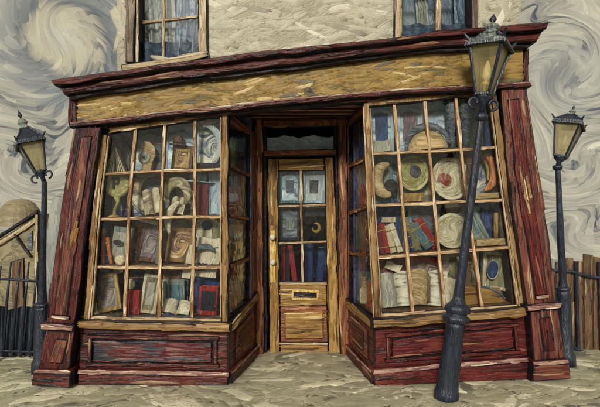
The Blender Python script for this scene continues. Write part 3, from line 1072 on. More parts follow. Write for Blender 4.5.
wr = shop_window([([(366.5, 102), (371, 202), (377.8, 322)], [7, 7, 7.5]),
                  ([(368, 103.8), (430, 97.8), (492, 91.5)], 6.0),
                  ([(493, 90), (507.5, 202), (522, 310)], [7, 7.5, 8])],
                 [([(394.5, 101), (402.5, 202), (413, 314)], [3.2, 3.2, 3.6]),
                  ([(425, 98), (434.5, 202), (445, 311)], [3.6, 3.0, 3.6]),
                  ([(455.5, 95), (467.5, 202), (482.5, 308)], [3.4, 3.2, 3.6])],
                 [([(370, 154), (430, 151.3), (497, 147)], 3.0),
                  ([(373, 206), (440, 202.5), (509, 199.5)], 3.2),
                  ([(376.5, 258), (440, 253), (515, 247)], 3.2)],
                 ('gold_v', 'cream_v'), None, [(379, 318), (522, 308), (493, 92), (367, 104)])
for pth in ([(363.6, 106), (367.6, 202), (373.6, 318)], [(370.4, 108), (374.8, 202), (381.4, 314)], [(489.8, 98), (503.6, 202), (517.6, 304)]):
    bm = NB()
    pxbar(bm, pth, 1.1, -0.022, .02, ch=.002)
    build('highlight_strip', bm, ['cream_v', 'cream_v'], wr)  # cream strips painted as the frame's highlight lines
bm = NB()
pxbar(bm, [(380, 315.5), (440, 312), (520, 305.5)], 4, -0.004, 0.06, ch=.004)
build('bottom_rail', bm, ['cream_h', 'edge'], wr)
bm = NB()
pxbar(bm, [(372.5, 324), (440, 319.5), (526, 311.5)], [9, 9, 9], -0.085, 0.13, crown=.01, ch=.008)
build('sill', bm, ['gold_h', 'edge'], wr)

# stallrisers -------------------------------------------------
def riser(board, panel, rim, plinth, lowband, mats):
    bm = NB()
    pxq(bm, board, 0.02, 0.06)
    f = build('stallriser', bm, [mats[0], 'edge'], shop)
    bm = NB()
    (bl, br2, tr, tl) = panel
    r = rim
    bb = lambda a, b: pxbar(bm, [a, b], r, -0.012, 0.05, ch=.005)
    bb((bl[0] - r, bl[1]), (br2[0] + r, br2[1])); bb((tl[0] - r, tl[1]), (tr[0] + r, tr[1]))
    bb((bl[0], bl[1] - r * .5), (tl[0], tl[1] + r * .5)); bb((br2[0], br2[1] - r * .5), (tr[0], tr[1] + r * .5))
    build('panel_moulding', bm, [mats[2], 'edge'], f)
    bm = NB()
    i = r * .8
    pxq(bm, [(bl[0] + i, bl[1] - i), (br2[0] - i, br2[1] - i), (tr[0] - i, tr[1] + i), (tl[0] + i, tl[1] + i)], 0.0, 0.03, ch=.014)
    build('panel', bm, [mats[1], 'edge'], f)
    bm = NB()
    pxq(bm, lowband, -0.045, 0.1, ch=.005)
    build('plinth_ledge', bm, ['ridge_h', 'maroon_h'], f)
    bm = NB()
    pxq(bm, plinth, -0.035, 0.1)
    build('plinth', bm, [mats[3], 'edge'], f)
    return f
M['patchpanel'] = paint('red_panel_paint_rubbed_blue', [(28, 32, 44), (48, 50, 60), (70, 54, 56), (84, 32, 35), (98, 36, 38), (128, 92, 86)], 'h', patch=1.3)
riser([(78, 374), (228, 377), (228, 330), (79, 327)],
      [(89, 364.5), (215, 366.5), (215, 339), (90, 337)], 3.6,
      [(77, 385.5), (228.5, 387), (228.5, 376.5), (78, 373.5)],
      [(77, 374), (229, 377), (229, 372.5), (78, 369.5)],
      ('maroon_h', 'patchpanel', 'maroon_h', 'maroon_h'))
riser([(375, 374), (529, 361), (526, 313), (374, 326)],
      [(388.5, 361), (518, 352), (515.5, 324.5), (389, 336)], 3.6,
      [(374, 386.5), (531, 380), (529.5, 362.5), (374, 373)],
      [(373.5, 374), (529.5, 362), (529, 357.5), (373.5, 369.5)],
      ('red_h', 'red_h', 'red_h', 'red_h'))

# recess sides (splayed bay returns) --------------------------
YB = 0.9
def SL(t, py):
    y = YB * t
    x = (229.0 - 300) / PX + t * (P(257, 0, YB).x - (229.0 - 300) / PX)
    s = (D + y) / D / PX
    return Vector((x, y, EYE - (py - 212) * s))
def SRt(t, py):
    y = YB * t
    s = (D + y) / D / PX
    z = EYE - (py - 212) * s
    pyF = 212 - (z - EYE) * PX
    xF = (365 + (pyF - 105) * 10.5 / 280 - 300) / PX
    xB = P(347.5, 0, YB).x
    return Vector((xF + t * (xB - xF), y, z))
def side(S, nrm, rows_f, rows_b, t0, t1, top_f, top_b, sill_f, sill_b, base_f, base_b, mats):
    N = Vector(nrm).normalized()
    def sq(bm, a, b, c, d, out, th, **k):     # bl br tr tl given as (t,py); out = metres proud of the face
        quad(bm, [S(*a) - N * out, S(*b) - N * out, S(*c) - N * out, S(*d) - N * out], N * th, **k)
    def rowat(rf, rb, t):
        return rf + (rb - rf) * (t - t0) / (t1 - t0)
    # frame
    bm = NB()
    sq(bm, (t1, sill_b), (1.0, rowat(sill_f, sill_b, 1.0)), (1.0, rowat(top_f, top_b, 1.0)), (t1, top_b), 0.0, 0.05)
    sq(bm, (t0, rows_f[0] + 1), (t1, rows_b[0] + 1), (t1, top_b), (t0, top_f), 0.004, 0.05)
    f = build('side_window', bm, [mats[0], 'edge'], shop)
    for i in (1, 2, 3):
        bm = NB()
        a, b = rows_f[i], rows_b[i]
        sq(bm, (t0, a + 2), (t1, b + 2), (t1, b - 1.5), (t0, a - 1.5), 0.0, 0.035, ch=.004)
        build('muntin', bm, [mats[1], 'edge'], f)
    bm = NB()
    sq(bm, (t0, rows_f[4] + 2), (t1, rows_b[4] + 2), (t1, rows_b[0]), (t0, rows_f[0]), -0.02, 0.004, res=.4, ch=.001, edge=0)
    build('pane', bm, 'glass_side', f)
    bm = NB()
    sb1, sf1 = rowat(sill_f, sill_b, 1.0), sill_f
    sq(bm, (0.0, rowat(sill_f, sill_b, 0) + 2), (1.0, sb1 + 2), (1.0, sb1 - 7), (0.0, rowat(sill_f, sill_b, 0) - 7), 0.03, 0.09, ch=.008)
    build('sill', bm, [mats[2], 'edge'], f)
    bm = NB()
    sq(bm, (0.02, base_f), (1.0, base_b), (1.0, sb1 + 2), (0.02, rowat(sill_f, sill_b, .02) + 2), 0.0, 0.05)
    g_ = build('return_stallriser', bm, [mats[3], 'edge'], shop)
    hF = base_f - sill_f; hB = base_b - sb1
    pt = lambda t, u: (t, (base_f + (base_b - base_f) * t) - u * (hF + (hB - hF) * t))
    bm = NB()
    sq(bm, pt(.18, .36), pt(.84, .36), pt(.84, .86), pt(.18, .86), 0.012, 0.05, ch=.008)
    build('panel_moulding', bm, [mats[4], 'edge'], g_)
    bm = NB()
    sq(bm, pt(.27, .43), pt(.75, .43), pt(.75, .79), pt(.27, .79), 0.02, 0.05, ch=.016)
    build('panel', bm, [mats[3], 'edge'], g_)
    bm = NB()
    sq(bm, pt(0.0, -.01), pt(1.0, -.01), pt(1.0, .22), pt(0.0, .22), 0.03, 0.05)
    build('plinth', bm, [mats[3], 'edge'], g_)
    bm = NB()
    sq(bm, pt(0.0, .215), pt(1.0, .215), pt(1.0, .265), pt(0.0, .265), 0.036, 0.05, ch=.004)
    build('plinth_ledge', bm, ['ridge_h', 'maroon_d'], g_)
nl = (-(YB), P(257, 0, YB).x - (229.0 - 300) / PX, 0)
side(SL, nl, [124, 166, 215, 266, 313], [134, 175, 219, 258.5, 297.5], 0.05, 0.7, 113, 128, 328, 307, 387, 359,
     ('brown_v', 'brown_d', 'gold_d', 'maroon_d', 'plum_d'))
side(SRt, (YB, (P(377, 0, 0).x - P(347.5, 0, YB).x), 0), [112, 158, 207, 255, 313], [127, 166, 212.5, 252.5, 299], 0.05, 0.93, 104, 121, 325, 306, 386, 357.5,
     ('brown_v', 'brown_d', 'gold_d', 'maroon_d', 'plum_d'))

# recess ceiling
bm = NB()
zs = 2.575
prism(bm, [(-.72, -.01, zs + .01), (.72, -.01, zs + .06), (.72, 1.1, zs + .06), (-.72, 1.1, zs + .01)], Vector((0, 0, .08)))
for i in range(5):
    y = .12 + i * .17
    box(bm, -.7, .72, y, y + .012, zs - .005, zs + .012, 1)
build('porch_ceiling', bm, ['porch_h', 'darkwood_h'], shop)

# door and its frame -------------------------------------------
bm = NB()
pxbar(bm, [(259, 116), (259.5, 356)], 8.5, YB - 0.03, 0.14)
pxbar(bm, [(341.5, 116), (345, 357)], 9.5, YB - 0.03, 0.14)
pxbar(bm, [(254, 123.5), (348, 122.5)], 8, YB - 0.02, 0.14)
df = build('door_frame', bm, ['brown_v', 'edge'], shop)
bm = NB()
pxbar(bm, [(263.5, 153.8), (337, 152)], 6.5, YB - 0.015, 0.14)
build('transom_bar', bm, ['brown_h', 'edge'], df)
bm = NB()
pxbar(bm, [(265, 126.5), (265.3, 356)], 3.6, YB + 0.03, 0.1)
pxbar(bm, [(335, 126.5), (342, 356)], 3.6, YB + 0.03, 0.1)
build('stop', bm, ['edge', 'edge'], df)
bm = NB()
quad(bm, [P(265, 151, YB + .05), P(334, 151, YB + .05), P(334, 126, YB + .05), P(265, 126, YB + .05)], BACK(.004), res=.3, ch=.001, edge=0)
build('fanlight_pane', bm, 'glass_up', df)
bm = NB()
A = [P(266 + i * 3.4, 151.5, YB + .09) for i in range(21)]
B = [P(266 + i * 3.4, 136.5 + 1.2 * math.sin(i * .8) + .5 * math.sin(i * 2.1), YB + .09) for i in range(21)]
strip(bm, A, B, BACK(.01), ch=.002, edge=0)
build('blind', bm, 'blind', df)  # pale blue-grey panel added behind the lower part of the fanlight glass
bm = NB()
pxbar(bm, [(258, 357.3), (346, 358)], 4, YB + 0.0, 0.2)
build('threshold', bm, ['black_h', 'edge'], df)

YD = 0.955
bm = NB()
strip(bm, [P(267.3, 158.5, YD), P(268, 240, YD), P(269.5, 354.5, YD)], [P(278, 158.5, YD), P(278.7, 240, YD), P(280, 354.5, YD)], BACK(.05))
strip(bm, [P(324.5, 156.5, YD), P(326, 240, YD), P(328.5, 355, YD)], [P(333.5, 156.5, YD), P(336.3, 240, YD), P(340.5, 355, YD)], BACK(.05))
door = build('door', bm, ['door_v', 'edge'], shop)
for q_ in ([(278.2, 171.5), (324.5, 170.5), (324.3, 157.3), (278, 158.8)],
           [(279.4, 306), (327, 306), (326.5, 282.5), (279.2, 282.5)],
           [(280, 354.5), (328.3, 355), (328, 343.5), (280, 343)]):
    bm = NB()
    pxq(bm, q_, YD + .004, .045)
    build('rail', bm, ['door_h', 'edge'], door)
bm = NB()
pxq(bm, [(280, 344), (328.3, 344), (327.3, 305), (279.8, 305)], YD + .022, .02)
pn = build('lower_panel', bm, ['brown_h', 'edge'], door)
bm = NB()
pxq(bm, [(284, 340), (324.5, 340), (324, 310), (283.6, 310)], YD + .004, .03, ch=.02)
build('raised_field', bm, ['door_h', 'brown_h'], pn)
for q_ in ([(279.5, 343.6), (328, 344.2)], [(279.5, 283.4), (327, 283.2)]):
    bm = NB()
    pxbar(bm, q_, 2.6, YD - .012, .03, ch=.003)
    build('drip_ledge', bm, ['cream_h', 'edge'], door)
bm = NB()
pxbar(bm, [(301, 170), (302.5, 283)], 2.8, YD + .004, .035, ch=.004)
build('muntin', bm, ['cream_v', 'edge'], door)
for (a, b) in (((278.5, 206.5), (326, 205)), ((278.7, 243.5), (327, 241.5))):
    bm = NB()
    pxbar(bm, [a, b], 2.6, YD + .008, .035, ch=.004)
    build('muntin', bm, ['cream_h', 'edge'], door)
bm = NB()
quad(bm, [P(278, 283, YD + .03), P(328, 283, YD + .03), P(326, 170, YD + .03), P(278, 170, YD + .03)], BACK(.004), res=.3, ch=.001, edge=0)
build('pane', bm, 'glass', door)
bm = NB()
pxq(bm, [(269.8, 283), (276, 283), (275.6, 230), (269.4, 230)], YD - .012, .012, ch=.003)
lp = build('lock_plate', bm, ['brass_v', 'edge'], door)
for (kx, ky) in ((272.6, 237), (272.9, 262)):
    bm = NB()
    c = P(kx, ky, YD - .012)
    mt = Matrix.Translation(c) @ Matrix.Rotation(R(90), 4, 'X')
    lathe(bm, [(.012, 0), (.012, .02), (.026, .028), (.032, .042), (.026, .056), (.008, .062)], 16, mt)
    build('knob', bm, 'mantle', lp, smooth=True, wobble=0)
bm = NB()
for (a, b) in (((291.5, 291), (318.5, 291)), ((291.5, 299), (318.5, 299))):
    pxbar(bm, [a, b], 2.4, YD - .01, .012, ch=.002)
for (a, b) in (((292.2, 292), (292.2, 298)), ((317.6, 292), (317.6, 298))):
    pxbar(bm, [a, b], 2.4, YD - .0085, .012, ch=.002)
ms = build('mail_slot', bm, ['brass_v', 'edge'], door)
bm = NB()
pxq(bm, [(293, 298.5), (317, 298.5), (317, 291.5), (293, 291.5)], YD - .002, .005, ch=.001)
build('flap', bm, ['edge', 'edge'], ms)

# interior shells -------------------------------------------------
SHELF = {  # picture lines of the shelf boards
    'L': [((103, 174), (224, 169.5)), ((97, 219), (225, 216.5)), ((91, 267), (226, 267.5)), ((84, 318), (228, 320.5))],
    'R': [((368, 153.6), (497, 147)), ((372, 205.6), (510, 199.5)), ((376, 257.6), (518, 247)), ((379, 315), (526, 305))],
}
SH_D = 0.64
def shelf_z(win, row, x):
    a, b = SHELF[win][row]
    A, B = P(*a), P(*b)
    return A.z + (B.z - A.z) * (x - A.x) / (B.x - A.x) + 0.014
for win in 'LR':
    for row in range(4):
        a, b = SHELF[win][row]
        A, B = P(*a), P(*b)
        bm = NB()
        if win == 'L':
            xl = A.x - .12; xf = SL(0.04, 200).x - .03; xb = SL(SH_D / YB, 200).x - .03
            pts = [(xl, .035), (xf, .035), (xb, SH_D), (xl, SH_D)]
        else:
            xr = B.x + .12; xf = SRt(0.04, b[1]).x + .03; xb = SRt(SH_D / YB, b[1]).x + .03
            pts = [(xf, .035), (xr, .035), (xr, SH_D), (xb, SH_D)]
        zz = lambda x: shelf_z(win, row, x) - .022
        prism(bm, [Vector((x, y, zz(x))) for x, y in pts], Vector((0, 0, .022)))
        build('shelf', bm, 'shelf', shop, wobble=0)
bm = NB()
xl, xr = -2.0, SL(.92, 200).x - .02
box(bm, xl, xr, SH_D + .001, SH_D + .05, .05, 2.7)
box(bm, xl - .05, xl, .1, SH_D + .05, .05, 2.7)
build('display_back', bm, 'navy_n', shop, wobble=0)
bm = NB()
xl, xr = SRt(.92, 300).x + .03, 2.06
box(bm, xl, xr, SH_D + .001, SH_D + .05, .05, 2.7)
box(bm, xr, xr + .05, .1, SH_D + .05, .05, 2.7)
build('display_back', bm, 'navy_n', shop, wobble=0)
bm = NB()
box(bm, -1.2, 1.2, 2.2, 2.25, -.02, 2.7)
box(bm, -1.25, -1.2, .95, 2.25, -.02, 2.7)
box(bm, 1.2, 1.25, .95, 2.25, -.02, 2.7)
build('room_wall', bm, 'navy_n', shop, wobble=0)
bm = NB()
box(bm, -1.2, 1.2, 1.0, 2.2, -.02, .02)
build('room_floor', bm, 'shelf', shop, wobble=0)
bm = NB()
box(bm, -2.06, -2.02, .13, 3.0, -.05, 2.72)
box(bm, 2.07, 2.13, .13, 3.0, -.05, 2.72)
box(bm, -2.02, 2.07, 2.96, 3.0, -.05, 2.72)
build('side_wall', bm, 'stucco', shop)
# ---------------------------------------------------------------- things on display
def pm(name, cols, ax='v', **k):
    if name not in M:
        M[name] = paint(name, cols, ax, **k)
    return name
pm('page', [(150, 134, 104), (192, 178, 146), (214, 202, 172), (230, 220, 192), (242, 236, 214)], 'v', width=.018, warp=.1)
pm('page_grey', [(110, 108, 98), (152, 148, 132), (184, 178, 156), (206, 200, 176)], 'v', width=.018, warp=.1)
pm('b_red', [(70, 20, 22), (128, 32, 30), (158, 44, 38), (178, 66, 54), (204, 120, 98)], 'v', width=.016)
pm('b_maroon', [(44, 20, 26), (84, 32, 38), (108, 44, 46), (130, 66, 62), (170, 118, 106)], 'v', width=.016)
pm('b_navy', [(18, 24, 44), (30, 44, 78), (42, 62, 104), (60, 84, 124), (110, 132, 156)], 'v', width=.016)
pm('b_teal', [(34, 52, 56), (64, 92, 96), (90, 120, 122), (118, 146, 146), (168, 184, 178)], 'v', width=.016)
pm('b_cream', [(120, 104, 76), (176, 158, 122), (206, 192, 158), (226, 216, 188), (238, 232, 210)], 'v', width=.016)
pm('b_olive', [(58, 54, 38), (98, 92, 64), (128, 120, 86), (150, 142, 108), (184, 176, 144)], 'v', width=.016)
pm('b_orange', [(92, 44, 22), (164, 84, 40), (196, 112, 58), (212, 146, 90), (228, 190, 144)], 'v', width=.016)
pm('b_brown', [(44, 30, 26), (84, 58, 46), (112, 82, 62), (136, 106, 82), (172, 146, 118)], 'v', width=.016)
pm('b_mauve', [(54, 42, 50), (92, 74, 82), (122, 102, 108), (148, 130, 132), (186, 170, 166)], 'v', width=.016)
pm('b_black', [(16, 16, 22), (30, 30, 36), (46, 46, 50), (74, 76, 78)], 'v', width=.016)
pm('b_greygreen', [(62, 68, 62), (98, 106, 98), (126, 134, 122), (152, 158, 144), (190, 192, 174)], 'v', width=.016)
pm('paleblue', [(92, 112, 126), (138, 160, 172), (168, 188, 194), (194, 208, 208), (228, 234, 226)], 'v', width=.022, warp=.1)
pm('slate', [(40, 46, 54), (68, 76, 84), (94, 102, 108), (122, 130, 132), (170, 176, 172)], 'h', width=.02, warp=.1)
pm('tan', [(104, 82, 50), (150, 124, 80), (180, 154, 106), (200, 178, 132), (222, 206, 168)], 'h', width=.02, warp=.12)
pm('gilt', [(84, 62, 28), (140, 110, 54), (174, 142, 76), (200, 172, 106), (226, 206, 152)], 'v', width=.018)
pm('olivegold', [(86, 80, 44), (136, 128, 76), (166, 158, 98), (190, 184, 126), (214, 208, 160)], 'n', width=.03, swirl=3)
pm('ivory', [(128, 116, 86), (180, 168, 132), (206, 196, 160), (226, 218, 186), (240, 234, 210)], 'h', width=.022, warp=.12, swirl=3)
pm('bluepage', [(120, 132, 138), (164, 172, 172), (196, 198, 190), (220, 218, 204)], 'v', width=.02)
pm('ink', [(30, 28, 32), (48, 44, 46), (66, 60, 58)], 'h', width=.01)
pm('greenish', [(40, 46, 34), (70, 78, 58), (104, 110, 82), (142, 144, 112)], 'v', width=.03)
M['r_brownswirl'] = rings('brown_swirl_print', [(52, 38, 34), (96, 70, 52), (140, 100, 58), (190, 150, 92), (222, 204, 164)], 7, 6)
M['r_blueswirl'] = rings('blue_swirl_print', [(34, 44, 60), (72, 90, 106), (150, 160, 156), (216, 210, 184), (232, 226, 204)], 9, 5, (0.05, 0, -.08))
M['r_paleblue'] = rings('pale_blue_reflection_print', [(60, 76, 94), (116, 138, 154), (158, 178, 186), (188, 202, 204), (228, 234, 226)], 5, 3)  # pale sky reflection in the panes, painted as a print
M['r_window'] = rings('blue_reflection_print', [(66, 80, 98), (116, 138, 152), (156, 178, 180), (186, 202, 196), (228, 234, 220)], 4, 2.0, (0, 0, -.03))  # reflection of the house opposite, painted as a print
M['r_grey'] = rings('grey_swirl_print', [(48, 42, 44), (88, 76, 76), (120, 104, 98), (142, 128, 114), (170, 158, 138)], 6, 5)
M['r_dark'] = rings('dark_swirl_print', [(20, 22, 30), (38, 40, 50), (56, 54, 60), (96, 88, 84)], 6, 5)
M['r_eye'] = rings('blue_centred_glaze', [(26, 34, 52), (70, 78, 84), (140, 138, 108), (186, 178, 134), (216, 208, 168)], 6, 2.0)
M['r_redeye'] = rings('red_centred_glaze', [(112, 36, 32), (132, 84, 60), (150, 142, 106), (196, 188, 148), (224, 216, 184)], 6, 2.5, (-.05, 0, .0))
M['r_plate'] = rings('whorled_cream_glaze', [(70, 58, 46), (128, 112, 82), (172, 156, 116), (206, 194, 156), (228, 220, 190)], 6, 3.5)
M['r_redbrown'] = rings('red_brown_glaze', [(70, 26, 24), (116, 44, 36), (146, 76, 54), (150, 130, 92), (210, 196, 160)], 7, 5)
M['lines'] = rings('printed_page', [(96, 92, 86), (196, 188, 162), (216, 208, 182), (226, 218, 192)], 16, 1.5, (.6, 0, -.5))
BOOKS = 'books in the shop windows'


def mb(name, bm, m, parent, smooth=False, w=0.0025):
    return build(name, bm, m, parent, smooth=smooth, wobble=w)


def place(win, row, px, y, half_w, lean, lift=0.0):
    x = (px - 300) * (D + y) / D / PX
    z = shelf_z(win, row, x) + abs(math.sin(R(lean))) * half_w + lift + 0.002
    return Vector((x, y, z))


def sc_(y):
    return 1.08 * (D + y) / D / PX


def book(label, win, row, px, w, h, y, cover, lean=0, depth=None, face=False, yaw=0, back=0, pages='page', lift=0, sub=None):
    """w,h in picture units. Spine faces the viewer unless face=True, when the front board does."""
    s = sc_(y)
    W, H = w * s, h * s
    t = thing('book', label, 'book', place(win, row, px, y, W / 2, lean, lift), (R(-back), R(lean), R(yaw)), BOOKS)
    bm = NB()
    if not face:
        d = depth or min(.14, H * .7)
        th = min(.006, W * .16)
        strip(bm, [(-W / 2, 0, 0), (-W / 2, 0, H)], [(W / 2, 0, 0), (W / 2, 0, H)], Vector((0, .008, 0)), ch=.004, edge=0, crown=.006)
        box(bm, -W / 2, -W / 2 + th, .008, d, 0, H); box(bm, W / 2 - th, W / 2, .008, d, 0, H)
        mb('cover', bm, cover, t)
        bm = NB()
        box(bm, -W / 2 + th, W / 2 - th, .009, d - .006, .004, H - .008)
        mb('pages', bm, pages, t)
        if W > .03:
            for k in (.2, .78):
                bm = NB()
                box(bm, -W / 2 - .001, W / 2 + .001, -.009, .004, H * k, H * k + .008)
                mb('spine_band', bm, 'gilt' if cover != 'b_cream' else 'b_brown', t)
    else:
        d = depth or .03
        bm = NB()
        strip(bm, [(-W / 2, 0, 0), (W / 2, 0, 0)], [(-W / 2, 0, H), (W / 2, 0, H)], Vector((0, .006, 0)), ch=.004, edge=0)
        box(bm, -W / 2, W / 2, d - .006, d, 0, H)
        box(bm, -W / 2, -W / 2 + .006, .006, d - .006, 0, H)
        mb('cover', bm, cover, t)
        bm = NB()
        box(bm, -W / 2 + .006, W / 2 - .006, .006, d - .006, .005, H - .006)
        mb('pages', bm, pages, t)
        if sub:
            bm = NB()
            i = .16
            strip(bm, [(-W / 2 * (1 - i * 1.4), -.003, H * i), (W / 2 * (1 - i), -.003, H * i)],
                  [(-W / 2 * (1 - i * 1.4), -.003, H * (1 - i)), (W / 2 * (1 - i), -.003, H * (1 - i))], Vector((0, .004, 0)), ch=.003, edge=0)
            mb('cover_plate', bm, sub, t)
    return t


def flat_book(label, win, row, px, w, h, y, cover, tilt=0, depth=.16, lift=0, pages='page', top=None):
    s = sc_(y)
    W, H = w * s, h * s
    t = thing('book', label, 'book', place(win, row, px, y, W / 2, tilt, lift), (0, R(tilt), 0), BOOKS)
    bm = NB()
    th = min(.006, H * .22)
    strip(bm, [(-W / 2, 0, 0), (W / 2, 0, 0)], [(-W / 2, 0, H), (W / 2, 0, H)], Vector((0, .007, 0)), ch=.003, edge=0, crown=.004)
    box(bm, -W / 2, W / 2, .007, depth, 0, th); box(bm, -W / 2, W / 2, .007, depth, H - th, H)
    mb('cover', bm, cover, t)
    bm = NB()
    box(bm, -W / 2 + .004, W / 2 - .004, .007, depth - .005, th, H - th)
    mb('pages', bm, pages, t)
    return t


def open_book(label, win, row, px, w, h, y, cover='b_brown', lean=0, back=14, left='lines', right='lines', lift=0, bulge=.035, cup=.35):
    s = sc_(y)
    W, H = w * s, h * s
    t = thing('open_book', label, 'book', place(win, row, px, y, W / 2, lean, lift), (R(-back), R(lean), 0), BOOKS)
    for sgn, mat in ((-1, left), (1, right)):
        A, B = [], []
        n = 10
        for i in range(n + 1):
            u = i / n
            x = sgn * W / 2 * u
            yy = -bulge * math.sin(math.pi * min(1, u * 1.15) ** .7) * (1 - .3 * u) - cup * .0 + (.035 - .05 * u)
            wave = .02 * math.sin(u * 2.6) * H / .25
            A.append(Vector((x, yy, .006))); B.append(Vector((x, yy, H + wave - .012 * u)))
        bm = NB()
        strip(bm, A, B, Vector((0, .016, 0)), ch=.002, edge=0, res=.03)
        mb('page', bm, mat, t, smooth=False)
    bm = NB()
    A = [Vector((-W / 2 - .008, .002, 0)), Vector((0, .058, 0)), Vector((W / 2 + .008, .002, 0))]
    B = [Vector((-W / 2 - .008, .002, H * .98)), Vector((0, .058, H * .98)), Vector((W / 2 + .008, .002, H * .98))]
    strip(bm, A, B, Vector((0, .006, 0)), ch=.002, edge=0)
    mb('cover', bm, cover, t)
    return t


def tent_book(label, win, row, px, w, h, y, cover, lean=0, lift=0):
    """A book stood open on its edges like a tent, spine up."""
    s = sc_(y)
    W, H = w * s, h * s
    t = thing('book', label, 'book', place(win, row, px, y, 0, 0, lift), (0, R(lean), R(8)), BOOKS)
    bm = NB()
    for sg in (-1, 1):
        A = [Vector((sg * W * .03, 0, H)), Vector((sg * W * .22, -.004, H * .55)), Vector((sg * W / 2, 0, 0))]
        B = [a + Vector((0, .14, 0)) for a in A]
        strip(bm, A, B, Vector((-sg * .003, 0, -.006)), ch=.001, edge=0)
    mb('cover', bm, cover, t)
    bm = NB()
    for k in range(4):
        f = .16 + .2 * k
        for sg in (-1, 1):
            prism(bm, [(sg * W * .02, .006 + .001 * k, H * .97), (sg * W * f / 2, .006 + .001 * k, .004), (sg * W * (f / 2 + .05), .006 + .001 * k, .004)], Vector((0, .12, 0)))
    mb('pages', bm, 'page', t)
    return t


def frame(label, win, row, px, w, h, y, wood, pic, lean=0, back=10, rim=3.2, lift=0, mat=None, yaw=0, cat='picture', name='framed_picture', group='framed pictures in the shop windows'):
    s = sc_(y)
    W, H, r = w * s, h * s, rim * s
    t = thing(name, label, cat, place(win, row, px, y, W / 2, lean, lift), (R(-back), R(lean), R(yaw)), group)
    o = [(-W / 2, 0), (W / 2, 0), (W / 2, H), (-W / 2, H)]
    i = [(-W / 2 + r, r), (W / 2 - r, r), (W / 2 - r, H - r), (-W / 2 + r, H - r)]
    bm = NB()
    for k in range(4):
        a, b = o[k], o[(k + 1) % 4]; c, d = i[k], i[(k + 1) % 4]
        strip(bm, [(a[0], 0, a[1]), (b[0], 0, b[1])], [(c[0], 0, c[1]), (d[0], 0, d[1])], Vector((0, .018, 0)), ch=.003, edge=0, crown=.006)
    mb('frame', bm, wood, t, w=.004)
    bm = NB()
    strip(bm, [(-W / 2 + r * .9, 0, -H / 2 + r * .9), (W / 2 - r * .9, 0, -H / 2 + r * .9)], [(-W / 2 + r * .9, 0, H / 2 - r * .9), (W / 2 - r * .9, 0, H / 2 - r * .9)], Vector((0, .006, 0)), ch=.002, edge=0)
    o_ = mb('picture_sheet', bm, pic, t)
    o_.location = (0, .008, H / 2)
    if mat:
        bm = NB()
        q = .3
        ww, hh = (W / 2 - r) * (1 - q), (H / 2 - r) * (1 - q)
        strip(bm, [(-ww, 0, -hh), (ww, 0, -hh)], [(-ww, 0, hh), (ww, 0, hh)], Vector((0, .004, 0)), ch=.002, edge=0)
        o2 = mb('inner_print', bm, mat, t)
        o2.location = (0, .003, H / 2)
    return t


def card(label, win, row, px, w, h, y, m, lean=0, back=8, lift=0, marks=None, curl=.012, group='papers in the shop windows'):
    s = sc_(y)
    W, H = w * s, h * s
    t = thing('paper_card', label, 'card', place(win, row, px, y, W / 2, lean, lift), (R(-back), R(lean), 0), group)
    bm = NB()
    n = 8
    A = [Vector((-W / 2 + W * i / n, curl * math.sin(i / n * 3.0 + 1), 0)) for i in range(n + 1)]
    B = [Vector((-W / 2 + W * i / n + .006 * math.sin(i), curl * math.cos(i / n * 3.2), H + .008 * math.sin(i * .9))) for i in range(n + 1)]
    strip(bm, A, B, Vector((0, .004, 0)), ch=.001, edge=0, res=.02)
    mb('sheet', bm, m, t)
    if marks:
        for k, (u0, u1, v_) in enumerate(marks):
            bm = NB()
            pts = [Vector((-W / 2 + W * (u0 + (u1 - u0) * i / 7), -.012 - .002, H * (v_ + .03 * math.sin(i * 2.1 + k)))) for i in range(8)]
            tube(bm, pts, .0045, 6)
            mb('ink_stroke', bm, 'ink', t)
    return t


def plate(label, win, row, px, r_px, y, glaze, rim, back=8, lift=0, rw=.16, deep=.03, cat='plate', name='plate', squash=1.0, well=None, lean=0):
    s = sc_(y)
    r = r_px * s
    t = thing(name, label, cat, place(win, row, px, y, 0, 0, lift) + Vector((0, 0, r * squash)), (R(-back), R(lean), 0), 'plates and bowls in the shop windows')
    mt = Matrix.Diagonal((1, 1, squash, 1)) @ Matrix.Rotation(R(90), 4, 'X')
    bm = NB()
    ri = r * (1 - rw)
    lathe(bm, [(0, -deep), (ri * .55, -deep), (ri * .8, -deep * .6), (ri, 0), (ri, -.008), (ri * .8, -deep * .6 - .01), (ri * .5, -deep - .01), (0, -deep - .01)], 36, mt)
    mb('dish', bm, glaze, t, smooth=True)
    bm = NB()
    lathe(bm, [(ri * .97, -.006), (ri * 1.02, .008), (r * .97, .01), (r, .003), (r * .98, -.008), (ri * .99, -.014), (ri * .97, -.006)], 36, mt)
    mb('rim', bm, rim, t, smooth=True)
    if well:
        bm = NB()
        q = r * well[1]
        m2 = Matrix.Translation((well[2] * r, 0, well[3] * r)) @ mt
        lathe(bm, [(0, .012 - deep * .4), (q * .7, .008 - deep * .4), (q, -deep), (0, -deep - .004)], 24, m2)
        mb('painted_centre', bm, well[0], t, smooth=True)
    return t


